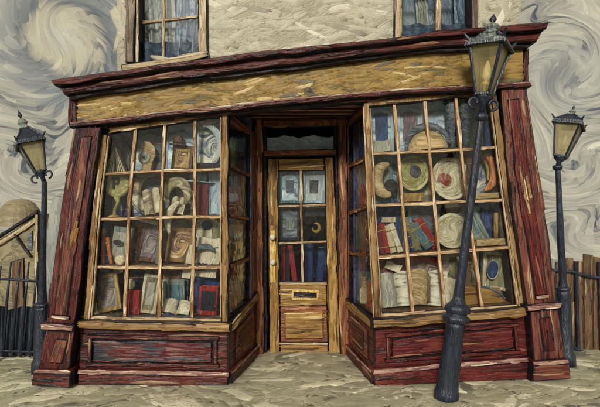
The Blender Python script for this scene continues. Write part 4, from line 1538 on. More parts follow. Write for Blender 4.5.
def crescent(label, win, row, px, r_px, y, m, a0, a1, thick, cat='ornament', name='horn_ornament', squash=1.0, inner=None, lift=0, group='ornaments in the shop windows', flat=.6):
    s = sc_(y)
    r = r_px * s
    t = thing(name, label, cat, place(win, row, px, y, 0, 0, lift) + Vector((0, 0, (r + thick * s) * squash)), (0, 0, 0), group)
    bm = NB()
    n = 26
    pts, rad = [], []
    for i in range(n + 1):
        u = i / n
        a = R(a0 + (a1 - a0) * u)
        pts.append(Vector((math.cos(a) * r, 0, math.sin(a) * r * squash)))
        rad.append(max(.004, thick * s * (math.sin(math.pi * (u * .86 + .07)) ** .8)))
    tube(bm, pts, rad, 12, squash=flat)
    mb('horn', bm, m, t, smooth=True)
    if inner:
        bm = NB()
        mt = Matrix.Translation((inner[2] * s, .012, inner[3] * s)) @ Matrix.Rotation(R(90), 4, 'X')
        lathe(bm, [(0, .012), (inner[1] * s * .8, .01), (inner[1] * s, 0), (0, -.02)], 20, mt)
        mb('boss', bm, inner[0], t, smooth=True)
    return t


def vessel(label, win, row, px, prof, y, m, cat='vase', name='vase', lift=0, lean=0, handle=None, group='vessels in the shop windows'):
    """prof: (radius, height) in picture units."""
    s = sc_(y)
    t = thing(name, label, cat, place(win, row, px, y, prof[0][0] * s, lean, lift), (0, R(lean), 0), group)
    bm = NB()
    pr = [(0.001, 0)] + [(r * s, h * s) for r, h in prof] + [(prof[-1][0] * s * .8, prof[-1][1] * s), (prof[-1][0] * s * .7, prof[-1][1] * s * .8), (0.001, prof[-1][1] * s * .8)]
    lathe(bm, pr, 20)
    mb('body', bm, m, t, smooth=True)
    if handle:
        bm = NB()
        hx, hz, hr = [v * s for v in handle]
        pts = [Vector((hx + math.cos(R(a)) * hr, 0, hz + math.sin(R(a)) * hr * 1.3)) for a in range(-110, 111, 20)]
        tube(bm, pts, .008, 8)
        mb('handle', bm, m, t, smooth=True)
    return t


def candle(label, win, row, px, w, h, y, m, lift=0):
    s = sc_(y)
    t = thing('candle', label, 'candle', place(win, row, px, y, 0, 0, lift), (0, 0, 0), 'candles in the right window')
    bm = NB()
    r = w / 2 * s
    lathe(bm, [(r, 0), (r * .97, h * s * .5), (r * .9, h * s * .97), (r * .5, h * s)], 14)
    mb('wax', bm, m, t, smooth=True)
    bm = NB()
    tube(bm, [Vector((0, 0, h * s)), Vector((.002, 0, h * s + .016))], .003, 6)
    mb('wick', bm, 'ink', t)
    return t


# ---- left window, top shelf
frame('dark framed picture behind the tented cream book', 'L', 0, 121, 20, 32, .23, 'b_black', 'r_dark', -4, rim=2.4)
tent_book('pale cream book stood open like a tent on the top left shelf', 'L', 0, 115, 20, 24, .12, 'b_cream')
def clock():
    s = sc_(.14)
    t = thing('stone_ornament', 'arched beige stone ornament with a round dark hole in its face', 'ornament', place('L', 0, 146.5, .14, 0, 0), (0, 0, 0), 'ornaments in the shop windows')
    bm = NB()
    pts = [(-5, 0), (4, 0), (5, 8), (8, 16), (7.5, 23), (3, 28), (-2, 29), (-5, 26), (-5, 20), (-8, 16), (-8, 11), (-4, 7)]
    prism(bm, [Vector((a * s, 0, b * s)) for a, b in pts], BACK(.05))
    mb('carved_block', bm, 'tan', t, w=.004)
    for nm, r_, th, m_ in (('ring', 5.6, .014, 'page_grey'), ('hollow', 3.4, .02, 'b_greygreen'), ('pupil', 1.7, .026, 'ink')):
        bm = NB()
        mt = Matrix.Translation((-2 * s, 0, 13.5 * s)) @ Matrix.Rotation(R(90), 4, 'X')
        lathe(bm, [(0, th), (r_ * s * .8, th), (r_ * s, th * .5), (r_ * s, -.01)], 20, mt)
        mb(nm, bm, m_, t, smooth=False)
clock()
book('slate grey book standing behind the beige stone ornament', 'L', 0, 158, 7, 34, .23, 'slate')
frame('pale blue print standing in for a reflection, second pane from the corner', 'L', 0, 180, 27, 46, .2, 'paleblue', 'r_paleblue', 0, rim=2, back=4)  # the pane's pale reflection, painted on a sheet behind it
frame('small gilt edged picture leaning in front of a blue print', 'L', 0, 181, 19, 24, .14, 'b_brown', 'gilt', 3, rim=2.6, mat='r_brownswirl')
def hat(label, win, row, px, y, w, h, lift, m, band):
    s = sc_(y)
    t = thing('felt_hat', label, 'hat', place(win, row, px, y, 0, 0, lift), (0, R(4), 0), 'hats in the left window')
    bm = NB()
    lathe(bm, [(w * .5 * s, 0), (w * .5 * s, .008), (w * .27 * s, .012), (w * .25 * s, h * .7 * s), (w * .18 * s, h * s), (0.001, h * .94 * s)], 22, Matrix.Diagonal((1, .55, 1, 1)))
    mb('crown_and_brim', bm, m, t, smooth=True)
    bm = NB()
    lathe(bm, [(w * .272 * s, .014), (w * .268 * s, .03), (w * .24 * s, .03), (w * .24 * s, .014)], 22, Matrix.Diagonal((1, .55, 1, 1)))
    mb('hat_band', bm, band, t, smooth=True)
hat('brown hat perched on the small gilt edged picture', 'L', 0, 178, .16, 17, 9, 24 * sc_(.16), 'b_brown', 'b_black')
frame('pale blue print with white arcs, standing in for a reflection beside the corner post', 'L', 0, 209, 25, 52, .14, 'paleblue', 'r_blueswirl', 0, rim=3, back=4)  # pale reflection in the glass, put into this print's colours
crescent('white ribbon scroll curling in front of the pale blue print', 'L', 0, 205, 14, .09, 'bluepage', 100, -60, 3.2, 'ornament', 'ribbon_scroll', 1.3, flat=.3)
flat_book('black book lying flat beneath the white ribbon scroll', 'L', 0, 207, 22, 6, .08, 'b_black', 0)

# ---- left window, second shelf
def mirror():
    s = sc_(.12)
    t = thing('table_mirror', 'olive gold round mirror on a curved stem', 'mirror', place('L', 1, 116, .12, 0, 0), (0, 0, 0), 'ornaments in the shop windows')
    bm = NB()
    mt = Matrix.Translation((1 * s, 0, 30 * s)) @ Matrix.Rotation(R(90), 4, 'X')
    lathe(bm, [(0, .012), (5 * s, .012), (8 * s, .02), (11.5 * s, .018), (12.4 * s, 0), (11 * s, -.012), (0, -.012)], 30, mt)
    mb('disc', bm, 'olivegold', t, smooth=True)
    bm = NB()
    for a, b in (((-2, 36), (-1.4, 26)), ((-1.4, 34.6), (3, 36)), ((3, 36), (2.4, 31)), ((-1, 31), (2.5, 30.5))):
        tube(bm, [Vector((a[0] * s, -.021, a[1] * s)), Vector(((a[0] + b[0]) / 2 * s + .002, -.024, (a[1] + b[1]) / 2 * s)), Vector((b[0] * s, -.021, b[1] * s))], .011, 8)
    mb('emblem', bm, 'ink', t)
    bm = NB()
    tube(bm, [Vector((1 * s, 0, 18.5 * s)), Vector((2 * s, 0, 13 * s)), Vector((-1 * s, 0, 7 * s)), Vector((-1.5 * s, 0, 1 * s))], [.03, .017, .015, .02], 10)
    mb('stem', bm, 'olivegold', t, smooth=True)
    bm = NB()
    lathe(bm, [(6 * s, 0), (6 * s, .008), (2 * s, .022)], 20, Matrix.Translation((-1.5 * s, 0, 0)))
    mb('foot', bm, 'gilt', t, smooth=True)
mirror()
book('bright navy book left of the olive gold mirror', 'L', 1, 104, 9, 27, .2, 'b_navy', 2)
book('second navy book half hidden behind the mirror stem', 'L', 1, 127, 8, 30, .23, 'b_navy', -3)
plate('big grey platter with a dark ring, beside the olive gold mirror', 'L', 1, 152, 21, .23, 'r_grey', 'slate', rw=.2)
open_book('cream open book standing before the big grey platter', 'L', 1, 154, 16, 24, .12, 'b_brown', -12, left='r_plate', right='ivory')
crescent('large cream paper scroll arched over, centre of the second shelf', 'L', 1, 177, 10, .11, 'r_plate', 215, -45, 5.2, 'ornament', 'paper_scroll', 1.25, flat=.5)
open_book('small cream open book under the arched paper scroll', 'L', 1, 176, 13, 16, .15, 'b_olive', 10, left='ivory', right='page', bulge=.05)
crescent('dark curved horn arching over the cream paper scroll', 'L', 1, 180, 16, .2, 'b_mauve', 150, -20, 3.5, flat=.5)
book('tall maroon book under the pale blue hat', 'L', 1, 201.5, 13, 30, .14, 'b_maroon', 0, face=True, sub='b_maroon')
hat('wide pale blue hat resting on the tall maroon book', 'L', 1, 198, .18, 32, 9, 30.5 * sc_(.18), 'paleblue', 'slate')
frame('pale blue panel standing in for a reflection against the corner post, second shelf', 'L', 1, 216, 14, 43, .16, 'paleblue', 'paleblue', 0, rim=2, back=3)  # vertical reflection strip in the pane, painted as a panel

crescent('large cream C shaped paper scroll before the big grey platter', 'L', 1, 150, 13, .18, 'r_plate', 70, 290, 5, 'ornament', 'paper_scroll', 1.25, flat=.4)
# ---- left window, third shelf
book('tall navy book at the far left of the third shelf', 'L', 2, 97, 7, 38, .12, 'b_navy', 2)
book('slim orange spined book between navy books', 'L', 2, 103, 3, 33, .11, 'b_orange', 0)
book('navy book between two orange spines', 'L', 2, 106.5, 5, 37, .13, 'b_navy', -3)
book('slim orange red book touching the grey cover', 'L', 2, 111, 3.4, 25, .09, 'b_orange', -9)
book('grey book with a dark oval on its tilted cover', 'L', 2, 118, 17, 33, .12, 'b_greygreen', 9, face=True, depth=.05, sub='page_grey')
def oval(win, row, px, y, w, h, up, m, label):
    s = sc_(y)
    t = thing('oval_badge', label, 'badge', place(win, row, px, y, 0, 0, up * s), (0, R(8), 0), 'ornaments in the shop windows')
    bm = NB()
    mt = Matrix.Diagonal((1, 1, h / w, 1)) @ Matrix.Rotation(R(90), 4, 'X')
    lathe(bm, [(0, .006), (w / 2 * s * .8, .006), (w / 2 * s, 0), (w / 2 * s, -.004)], 20, mt)
    mb('plaque', bm, m, t)
    bm = NB()
    lathe(bm, [(w / 2 * s, -.004), (w / 2 * s * 1.15, .002), (w / 2 * s * 1.1, -.006)], 20, mt)
    mb('surround', bm, 'page_grey', t)
oval('L', 2, 117.5, .085, 8, 5, 20, 'ink', 'dark oval badge stuck on the tilted grey book')
book('brown book leaning on the grey book with the oval', 'L', 2, 127.5, 6, 40, .16, 'b_brown', 4)
vessel('little cream pot at the foot of the grey book', 'L', 2, 121, [(4, 0), (5.5, 4), (5, 7), (3, 9)], .06, 'ivory', 'pot', 'pot')
frame('tilted mauve brown nested frame on the third shelf', 'L', 2, 147, 23, 35, .16, 'b_brown', 'b_mauve', 8, rim=4, mat='r_grey')
book('maroon book leaning behind the nested mauve frame', 'L', 2, 138, 9, 42, .23, 'b_maroon', 6)
flat_book('white paged book lying askew on top of the mauve frame', 'L', 2, 148.5, 17, 4.5, .16, 'page', 14, lift=35 * sc_(.16), depth=.1)
book('pale slim book right of the nested mauve frame', 'L', 2, 156.5, 3.4, 31, .11, 'b_greygreen', 7)
frame('golden brown picture with an S shaped swirl', 'L', 2, 178, 25, 33, .16, 'ochre_v', 'r_brownswirl', 5, rim=4)
crescent('long cream scroll hanging above the golden brown picture', 'L', 2, 186, 17, .1, 'ivory', 205, 110, 3.6, 'ornament', 'paper_scroll', 1.25, lift=12 * sc_(.1), flat=.3)
card('white paper slip right of the golden brown picture', 'L', 2, 189, 7, 17, .08, 'page', 12)
plate('blue and cream bowl standing on edge above the swirl card', 'L', 2, 207, 13.5, .23, 'r_blueswirl', 'ivory', rw=.2, lift=20 * sc_(.23), cat='bowl', name='bowl', squash=.85, well=('b_navy', .55, 0, .25))
card('cream card bearing a blue curl, third shelf by the corner', 'L', 2, 207, 23, 24, .1, 'page', 3, marks=[(.1, .9, .62)])
crescent('blue grey wave painted wooden crest before the cream card', 'L', 2, 205, 9, .07, 'slate', 160, 20, 3, 'ornament', 'wave_crest', .8)
flat_book('tan book lying behind the cream card with blue curl', 'L', 2, 206, 24, 7, .23, 'b_olive', 0)

# ---- left window, bottom
book('dark navy book at the lower left corner', 'L', 3, 93, 10, 44, .23, 'b_navy', 3)
book('second dark navy book behind the gilt frame', 'L', 3, 106, 10, 47, .23, 'b_navy', -2)
vessel('white cone ornament at the lower left corner', 'L', 3, 95, [(4, 0), (4, 1.5), (2, 3), (1.2, 12), (.4, 17)], .08, 'ivory', 'ornament', 'cone_ornament')
frame('gilt framed brown picture tilted left at the bottom', 'L', 3, 110, 22, 35, .12, 'gilt', 'r_grey', -12, rim=3.6)
card('white paper curl hanging over the gilt framed brown picture', 'L', 3, 119, 10, 15, .2, 'page', -18, lift=34 * sc_(.2), curl=.03)
book('bright red book beside the tall cream frame', 'L', 3, 133.5, 11, 22, .1, 'b_red', 0, face=True, sub='b_red')
vessel('white round jar on top of the bright red book', 'L', 3, 131, [(2.5, 0), (4, 3), (4, 6), (2, 9)], .14, 'ivory', 'jar', 'jar', lift=23 * sc_(.14))
book('dark brown book standing behind the bright red book', 'L', 3, 136, 14, 40, .23, 'b_black', 0)
frame('tall cream frame leaning at the bottom, grey within', 'L', 3, 147, 16, 36, .12, 'b_cream', 'b_olive', 6, rim=3, mat='page_grey')
plate('round gold platter high behind the grey green book', 'L', 3, 172, 13, .23, 'gilt', 'b_brown', rw=.34, lift=28 * sc_(.23), well=('gilt', .4, -.1, .1))
book('grey green book with a cream edge under the gold platter', 'L', 3, 172, 23, 31, .2, 'b_greygreen', 0, face=True, sub='b_teal')
book('slim cream book at the edge of the grey green book', 'L', 3, 162.5, 3.4, 30, .12, 'b_cream', -2)
open_book('cream book draped open on its face at the bottom', 'L', 3, 175, 25, 14, .07, 'b_navy', 8, left='page', right='ivory', back=35)
card('small white ticket hanging right of the gold platter', 'L', 3, 186, 8, 13, .1, 'page', 6, lift=34 * sc_(.1))
card('cream label card scribbled with dark strokes', 'L', 3, 205, 20, 17, .1, 'page', 4, lift=35 * sc_(.1), marks=[(.15, .55, .72), (.2, .62, .55), (.15, .5, .35), (.72, .8, .7), (.7, .9, .5)])
book('blue book backing the scribbled label card', 'L', 3, 204, 24, 50, .23, 'b_navy', 0, face=True)
book('crimson book with a black plate on its cover', 'L', 3, 207.5, 17, 27, .1, 'b_red', 2, face=True, depth=.06, sub='b_black')

# ---- right window, top shelf
frame('pale blue doorway print standing in for a reflection next to the left corner post', 'R', 0, 382, 23, 46, .12, 'paleblue', 'r_window', 0, rim=3, back=4, mat='b_navy')  # framed print added as the reflection in the top pane
card('heap of cream paper below the doorway print', 'R', 0, 383, 17, 12, .06, 'page_grey', -4, back=25)
frame('pale blue print with a dark square, standing in for a reflection, second from left', 'R', 0, 410, 25, 46, .16, 'paleblue', 'r_window', 2, rim=3, back=4, mat='b_mauve')  # second top pane's reflection, painted as a framed print
def trunk():
    y = .1
    s = sc_(y)
    t = thing('straw_hat', 'large tan straw hat with a dark curved brim', 'hat', place('R', 0, 427, y, 0, 0), (0, R(-6), 0), 'hats in the right window')
    bm = NB()
    lathe(bm, [(20 * s, 0), (20 * s, .006), (18.5 * s, 7 * s), (14 * s, 14 * s), (7 * s, 18 * s), (0.001, 19 * s)], 30, Matrix.Diagonal((1, .5, 1, 1)))
    mb('crown', bm, 'tan', t, smooth=True)
    bm = NB()
    pts, rad = [], []
    for i in range(19):
        a = R(178 - 170 * i / 18)
        pts.append(Vector((math.cos(a) * 20.5 * s, -.05, math.sin(a) * 21.5 * s)))
        rad.append(.012 + .022 * math.sin(math.pi * i / 18))
    tube(bm, pts, rad, 10, squash=.6)
    mb('brim', bm, 'slate', t, smooth=True)
trunk()
frame('pale grey blue print standing in for a reflection behind the straw hat', 'R', 0, 440, 26, 46, .2, 'paleblue', 'r_paleblue', 0, rim=2, back=3)  # blue-grey glass reflection, painted on a print behind the pane
vessel('dark slate jug with a small curled handle', 'R', 0, 451.5, [(3, 0), (3.6, 8), (3.2, 14), (5.4, 30), (6, 38), (6, 42)], .1, 'slate', 'jug', 'jug', handle=(5, 6, 4))
vessel('dark slate tapering vase right of the jug', 'R', 0, 466, [(3, 0), (3.4, 12), (5.6, 26), (7, 35), (6.4, 41)], .12, 'slate', 'vase', 'vase')
frame('pale green print behind the nearest street lamp post', 'R', 0, 475, 28, 48, .2, 'b_greygreen', 'greenish', 0, rim=2, back=3, mat='b_greygreen')
book('navy book at the far right of the top shelf', 'R', 0, 489.5, 8, 26, .12, 'b_navy', 0, face=True)

# ---- right window, second shelf
crescent('tan crescent horn with a dark round boss', 'R', 1, 388, 11, .12, 'tan', 85, 285, 6.5, inner=('ink', 6.5, 3, -6), squash=1.25)
book('grey green book behind the tan crescent horn', 'R', 1, 383, 18, 45, .23, 'b_teal', 0, face=True, sub='b_greygreen')
plate('oval green cream plate with a deep blue centre', 'R', 1, 413, 15, .16, 'r_plate', 'olivegold', squash=1.15, well=('r_dark', .5, .16, .08), lift=10 * sc_(.16), lean=0)
flat_book('gilt edged book lying under the oval plate', 'R', 1, 414, 19, 8, .1, 'gilt', -3)
book('dark green book behind the oval plate', 'R', 1, 410, 24, 46, .23, 'b_greygreen', 0, face=True)
plate('cream whorled plate with a dull red centre', 'R', 1, 451, 18.5, .16, 'r_plate', 'ivory', squash=1.1, well=('r_redbrown', .5, -.32, -.1))
frame('dark red brown picture behind the whorled plate', 'R', 1, 452, 26, 44, .23, 'b_maroon', 'b_brown', 3, rim=3)
book('grey brown book beside the nearest lamp post, second shelf', 'R', 1, 471, 7, 42, .14, 'b_brown', 0)
crescent('orange curved horn standing behind the lamp post', 'R', 1, 480, 14, .14, 'b_orange', 75, -75, 4.5, squash=1.25, lift=2 * sc_(.14))
crescent('olive gold curved horn nested by the orange horn', 'R', 1, 475, 14, .2, 'gilt', 80, -30, 4, squash=1.25, lift=4 * sc_(.2))
book('navy book at the far right of the second shelf', 'R', 1, 499, 14, 42, .23, 'b_navy', 0, face=True)
flat_book('tan book lying flat below the orange horn', 'R', 1, 490, 26, 5, .08, 'tan', -2)

# ---- right window, third shelf
book('dull red book at the left end, leaning', 'R', 2, 382.5, 5, 27, .08, 'b_maroon', -9)
book('bright red book leaning second from the left end', 'R', 2, 388, 5, 28, .09, 'b_red', -12)
book('cream spined book leaning on the bright red book', 'R', 2, 394, 5.5, 26, .08, 'b_cream', -14)
book('tall white book leaning most, right of the cream spine', 'R', 2, 401, 5, 28, .07, 'page', -19)
book('grey green book upright against the first glazing bar', 'R', 2, 406.5, 6, 32, .14, 'b_greygreen', -3)
flat_book('white topped book lying behind the leaning red books', 'R', 2, 389, 13, 5, .2, 'b_cream', 0, lift=28 * sc_(.2))
book('navy book backing the leaning red books', 'R', 2, 391, 24, 48, .23, 'b_navy', 0, face=True)
book('slim violet book at the foot of the leaning olive book', 'R', 2, 414, 4, 18, .1, 'b_navy', -18)
book('olive book leaning before the teal book', 'R', 2, 418, 7.5, 25, .1, 'b_olive', -18)
book('teal book leaning steeply between olive and red', 'R', 2, 430, 9, 27, .1, 'b_teal', -36)
book('crimson book leaning steeply on the teal book', 'R', 2, 436.5, 7, 32, .14, 'b_red', -33)
book('large grey book behind the teal and crimson ones', 'R', 2, 424, 30, 46, .23, 'b_greygreen', 0, face=True, sub='slate')
plate('tan plate with a bright white rim on the third shelf', 'R', 2, 452, 16.5, .14, 'tan', 'ivory', squash=1.0, rw=.2)
card('torn white scrap above the white rimmed plate', 'R', 2, 452, 12, 6, .16, 'page', -8, lift=37 * sc_(.16))
book('brown book behind the white rimmed plate', 'R', 2, 458, 22, 44, .23, 'b_brown', 0, face=True)
frame('grey green frame turned on its corner behind the lamp post', 'R', 2, 479.5, 21, 32, .16, 'b_greygreen', 'b_greygreen', -22, rim=4.5, mat='b_teal', lift=.0)
candle('short yellow candle on the tan ledge book', 'R', 2, 496, 4.4, 24, .12, 'gilt', lift=6.5 * sc_(.12))
candle('tall mauve candle right of the yellow candle', 'R', 2, 502.5, 6, 35, .12, 'b_mauve', lift=6.5 * sc_(.12))
flat_book('tan book carrying the two candles', 'R', 2, 493, 30, 6, .07, 'tan', -3, depth=.18)
book('navy book behind the two candles', 'R', 2, 496, 26, 46, .23, 'b_navy', 0, face=True)

# ---- right window, bottom
open_book('large cream open book at the left of the bottom shelf', 'R', 3, 399, 31, 31, .12, 'b_brown', -6, left='page_grey', right='lines')
flat_book('red brown book lying tilted above the large open book', 'R', 3, 393, 22, 6.5, .23, 'b_maroon', 12, lift=38 * sc_(.23))
card('cream leaflet tucked under the tilted red brown book', 'R', 3, 392, 14, 7, .2, 'page', 20, lift=32 * sc_(.2))
open_book('cream open book with ruled right page, centre of the bottom shelf', 'R', 3, 429, 34, 32, .11, 'b_brown', 4, left='tan', right='lines')
flat_book('red book lying above the ruled open book', 'R', 3, 427, 22, 5, .23, 'b_red', 4, lift=38 * sc_(.23))
flat_book('pale blue book stacked on the red lying book', 'R', 3, 429, 19, 7, .23, 'paleblue', 2, lift=44 * sc_(.23))
crescent('ivory tusk standing on cream paper by the lamp post', 'R', 3, 452, 9, .12, 'ivory', 60, -60, 3, 'ornament', 'tusk', 1.0, lift=25 * sc_(.12))
card('cream paper under the ivory tusk', 'R', 3, 453, 12, 25, .1, 'page', 2)
book('brown book left of the tan chest, behind the lamp post', 'R', 3, 466, 8, 46, .22, 'b_brown', 0)
frame('cream frame with a dark blue oval at the right end', 'R', 3, 496, 25, 36, .16, 'b_cream', 'b_olive', 6, rim=3.4, lift=9 * sc_(.16))
oval('R', 3, 493, .14, 10, 16, 30, 'b_navy', 'dark blue oval medallion on the cream frame')
def chest():
    y = .09
    s = sc_(y)
    t = thing('wooden_box', 'ochre wooden box with a sloping lid below the cream frame', 'box', place('R', 3, 486, y, 0, 0), (0, R(-4), 0), 'boxes in the right window')
    bm = NB()
    strip(bm, [(-19 * s, 0, 0), (19 * s, 0, 0)], [(-19 * s, 0, 17 * s), (14 * s, 0, 13 * s)], BACK(.16), ch=.004, edge=0)
    mb('case', bm, 'ochre_h', t)
    bm = NB()
    tube(bm, [Vector((-6 * s, -.004, 17 * s)), Vector((3 * s, -.008, 15 * s)), Vector((12 * s, -.006, 10 * s)), Vector((18 * s, -.004, 3 * s))], .011, 8)
    mb('dark_trim', bm, 'slate', t, smooth=True)
chest()

# ---- prints and papers pinned up behind the things, filling the panes
M['r_navycream'] = rings('navy_and_cream_print', [(34, 42, 66), (58, 70, 100), (96, 108, 126), (168, 166, 148), (226, 216, 184)], 5, 5)
M['r_bluegrey'] = rings('blue_and_grey_print', [(44, 56, 78), (82, 100, 122), (124, 142, 156), (164, 176, 178), (214, 218, 206)], 5, 4)
M['r_mauvecream'] = rings('mauve_and_cream_print', [(58, 42, 48), (98, 76, 78), (138, 116, 106), (184, 166, 138), (226, 212, 178)], 5, 5)
M['r_redblue'] = rings('red_and_blue_print', [(40, 42, 62), (72, 70, 88), (130, 48, 44), (172, 120, 92), (218, 200, 164)], 5, 5)
M['r_olivecream'] = rings('olive_and_cream_print', [(58, 56, 38), (100, 96, 62), (144, 136, 94), (190, 178, 132), (228, 216, 178)], 5, 5)
def pinned(label, win, row, px, w, h, m, y=.27, lean=0, lift=0):
    s = sc_(y)
    W, H = w * s, h * s
    t = thing('pinned_print', label, 'print', place(win, row, px, y, W / 2, lean, lift) , (R(-3), R(lean), 0), 'prints pinned up in the shop windows')
    n = 8
    A = [Vector((-W / 2 + W * i / n, .008 * math.sin(i * 1.3), -H / 2)) for i in range(n + 1)]
    B = [Vector((-W / 2 + W * i / n, .010 * math.cos(i * 1.1), H / 2 + .006 * math.sin(i * 1.7))) for i in range(n + 1)]
    bm = NB()
    strip(bm, A, B, Vector((0, .004, 0)), ch=.001, edge=0, res=.03)
    o = mb('sheet', bm, m, t)
    o.location = (0, 0, H / 2)
    bm = NB()
    lathe(bm, [(.006, -.008), (.009, -.004), (.004, .004)], 8, Matrix.Translation((0, -.006, H * .96)) @ Matrix.Rotation(R(90), 4, 'X'))
    mb('pin', bm, 'gilt', t, smooth=True, w=0)
for args in (
    ('navy and cream print pinned behind the tented cream book', 'L', 0, 116, 26, 42, 'r_navycream', .27, 0),
    ('blue grey print pinned behind the beige stone ornament', 'L', 0, 148, 24, 44, 'r_bluegrey', .27, 2),
    ('navy and cream print pinned behind the olive gold mirror', 'L', 1, 114, 28, 42, 'r_navycream', .27, -2),
    ('mauve and cream print pinned above the arched paper scroll', 'L', 1, 178, 28, 44, 'r_mauvecream', .27, 1),
    ('blue grey print pinned above the cream book by the platter', 'L', 1, 142, 22, 42, 'r_bluegrey', .27, 3),
    ('red and blue print pinned behind the grey book with the oval', 'L', 2, 108, 28, 45, 'r_redblue', .27, 2),
    ('navy and cream print pinned behind the nested mauve frame', 'L', 2, 146, 28, 46, 'r_navycream', .27, -3),
    ('olive and cream print pinned behind the golden S picture', 'L', 2, 177, 29, 47, 'r_olivecream', .27, 2),
    ('mauve and cream print pinned behind the card with the blue curl', 'L', 2, 208, 28, 46, 'r_mauvecream', .27, 0),
    ('blue grey print pinned behind the gilt framed brown picture', 'L', 3, 104, 30, 46, 'r_bluegrey', .27, -3),
    ('mauve and cream print pinned above the bright red book', 'L', 3, 141, 28, 47, 'r_mauvecream', .27, 2),
    ('navy and cream print pinned behind the grey green book', 'L', 3, 173, 28, 46, 'r_navycream', .27, 0),
    ('blue grey print pinned behind the tan crescent horn', 'R', 1, 385, 24, 46, 'r_bluegrey', .27, 1),
    ('olive and cream print pinned behind the oval plate', 'R', 1, 417, 26, 46, 'r_olivecream', .27, 0),
    ('navy and cream print pinned behind the orange horn', 'R', 1, 484, 30, 46, 'r_navycream', .27, 3),
    ('blue grey print pinned behind the leaning red books', 'R', 2, 391, 28, 48, 'r_bluegrey', .27, 0),
    ('olive and cream print pinned behind the teal and crimson books', 'R', 2, 424, 30, 48, 'r_olivecream', .27, 2),
    ('mauve and cream print pinned behind the white rimmed plate', 'R', 2, 456, 28, 46, 'r_mauvecream', .27, 0),
    ('blue grey print pinned behind the two candles', 'R', 2, 488, 34, 46, 'r_bluegrey', .27, 2),
    ('red and blue print pinned above the large open book', 'R', 3, 397, 32, 52, 'r_redblue', .27, 0),
    ('mauve and cream print pinned above the ruled open book', 'R', 3, 430, 32, 52, 'r_mauvecream', .27, 3),
    ('olive and cream print pinned behind the ivory tusk', 'R', 3, 463, 30, 50, 'r_olivecream', .27, 0),
    ('blue grey print pinned behind the cream frame with the oval', 'R', 3, 498, 32, 50, 'r_bluegrey', .27, 2)):
    pinned(*args)

# ---- inside the door: a bookcase and pale prints standing in for pane reflections
def room_shelf():
    t = thing('bookcase', 'low dark bookcase seen through the door panes', 'bookcase', (0.0, 1.18, .02))
    bm = NB()
    box(bm, -.42, -.38, 0, .3, 0, .74); mb('upright', bm, 'darkwood_v', t)
    bm = NB()
    box(bm, .38, .42, 0, .3, 0, .74); mb('upright', bm, 'darkwood_v', t)
    for z in (.02, .36, .71):
        bm = NB()
        box(bm, -.38, .38, 0, .3, z, z + .03); mb('shelf', bm, 'darkwood_h', t)
room_shelf()
def free_book(label, x, y, z, w, h, d, cover, lean=0):
    t = thing('book', label, 'book', (x, y, z + abs(math.sin(R(lean))) * w / 2), (0, R(lean), 0), 'books inside the door')
    bm = NB()
    strip(bm, [(-w / 2, 0, 0), (-w / 2, 0, h)], [(w / 2, 0, 0), (w / 2, 0, h)], Vector((0, .008, 0)), ch=.004, edge=0, crown=.006)
    box(bm, -w / 2, -w / 2 + .006, .008, d, 0, h); box(bm, w / 2 - .006, w / 2, .008, d, 0, h)
    mb('cover', bm, cover, t)
    bm = NB()
    box(bm, -w / 2 + .006, w / 2 - .006, .009, d - .006, .004, h - .008)
    mb('pages', bm, 'page', t)
def at_room(px, y):
    return (px - 300) * (D + y) / D / PX
YR = 1.5
zt = .02 + .742
for lab, px, w, h, m_, ln in (('red book standing left behind the lower door pane', 283, .06, .3, 'b_red', 0),
                              ('black book between the red ones inside the door', 288, .05, .27, 'b_black', 0),
                              ('red book leaning right behind the lower door pane', 295, .06, .32, 'b_red', -8),
                              ('blue book behind the lower right door pane', 309, .09, .33, 'b_navy', 0),
                              ('navy book at the right edge of the door glass', 320, .08, .29, 'b_navy', 3)):
    free_book(lab, at_room(px, 1.2), 1.2, zt, w, h + .1, .2, m_, ln)
def wall_frame(label, px, pyb, w, h, y, wood, pic, mat=None):
    s = sc_(y)
    p = P(px, pyb, y)
    W, H, r = w * s, h * s, 2.2 * s
    t = thing('framed_picture', label, 'picture', p, (0, 0, 0), 'pictures hung inside the door')
    o = [(-W / 2, 0), (W / 2, 0), (W / 2, H), (-W / 2, H)]
    i = [(-W / 2 + r, r), (W / 2 - r, r), (W / 2 - r, H - r), (-W / 2 + r, H - r)]
    bm = NB()
    for k in range(4):
        a, b = o[k], o[(k + 1) % 4]; c, d = i[k], i[(k + 1) % 4]
        strip(bm, [(a[0], 0, a[1]), (b[0], 0, b[1])], [(c[0], 0, c[1]), (d[0], 0, d[1])], Vector((0, .02, 0)), ch=.003, edge=0)
    mb('frame', bm, wood, t, w=.004)
    bm = NB()
    strip(bm, [(-W / 2 + r, 0, -H / 2 + r), (W / 2 - r, 0, -H / 2 + r)], [(-W / 2 + r, 0, H / 2 - r), (W / 2 - r, 0, H / 2 - r)], BACK(.008), ch=.002, edge=0)
    o_ = mb('picture_sheet', bm, pic, t)
    o_.location = (0, .01, H / 2)
    if mat:
        bm = NB()
        ww, hh = W * .2, H * .2
        strip(bm, [(-ww, 0, -hh), (ww, 0, -hh)], [(-ww, 0, hh), (ww, 0, hh)], BACK(.006), ch=.002, edge=0)
        o2 = mb('inner_print', bm, mat, t); o2.location = (0, .004, H / 2)
YW2 = 1.06
wall_frame('pale picture with dark middle standing in for a reflection in the upper left door pane', 290, 203, 19, 30, YW2, 'b_teal', 'r_paleblue', 'slate')  # pale reflections of the top door panes, painted as pictures
wall_frame('whitish picture with a black square standing in for a reflection in the upper right door pane', 314, 203, 20, 30, YW2, 'paleblue', 'bluepage', 'r_dark')
wall_frame('dim grey picture hung behind the middle left door pane', 290, 240, 18, 30, YW2, 'b_black', 'slate', 'b_greygreen')
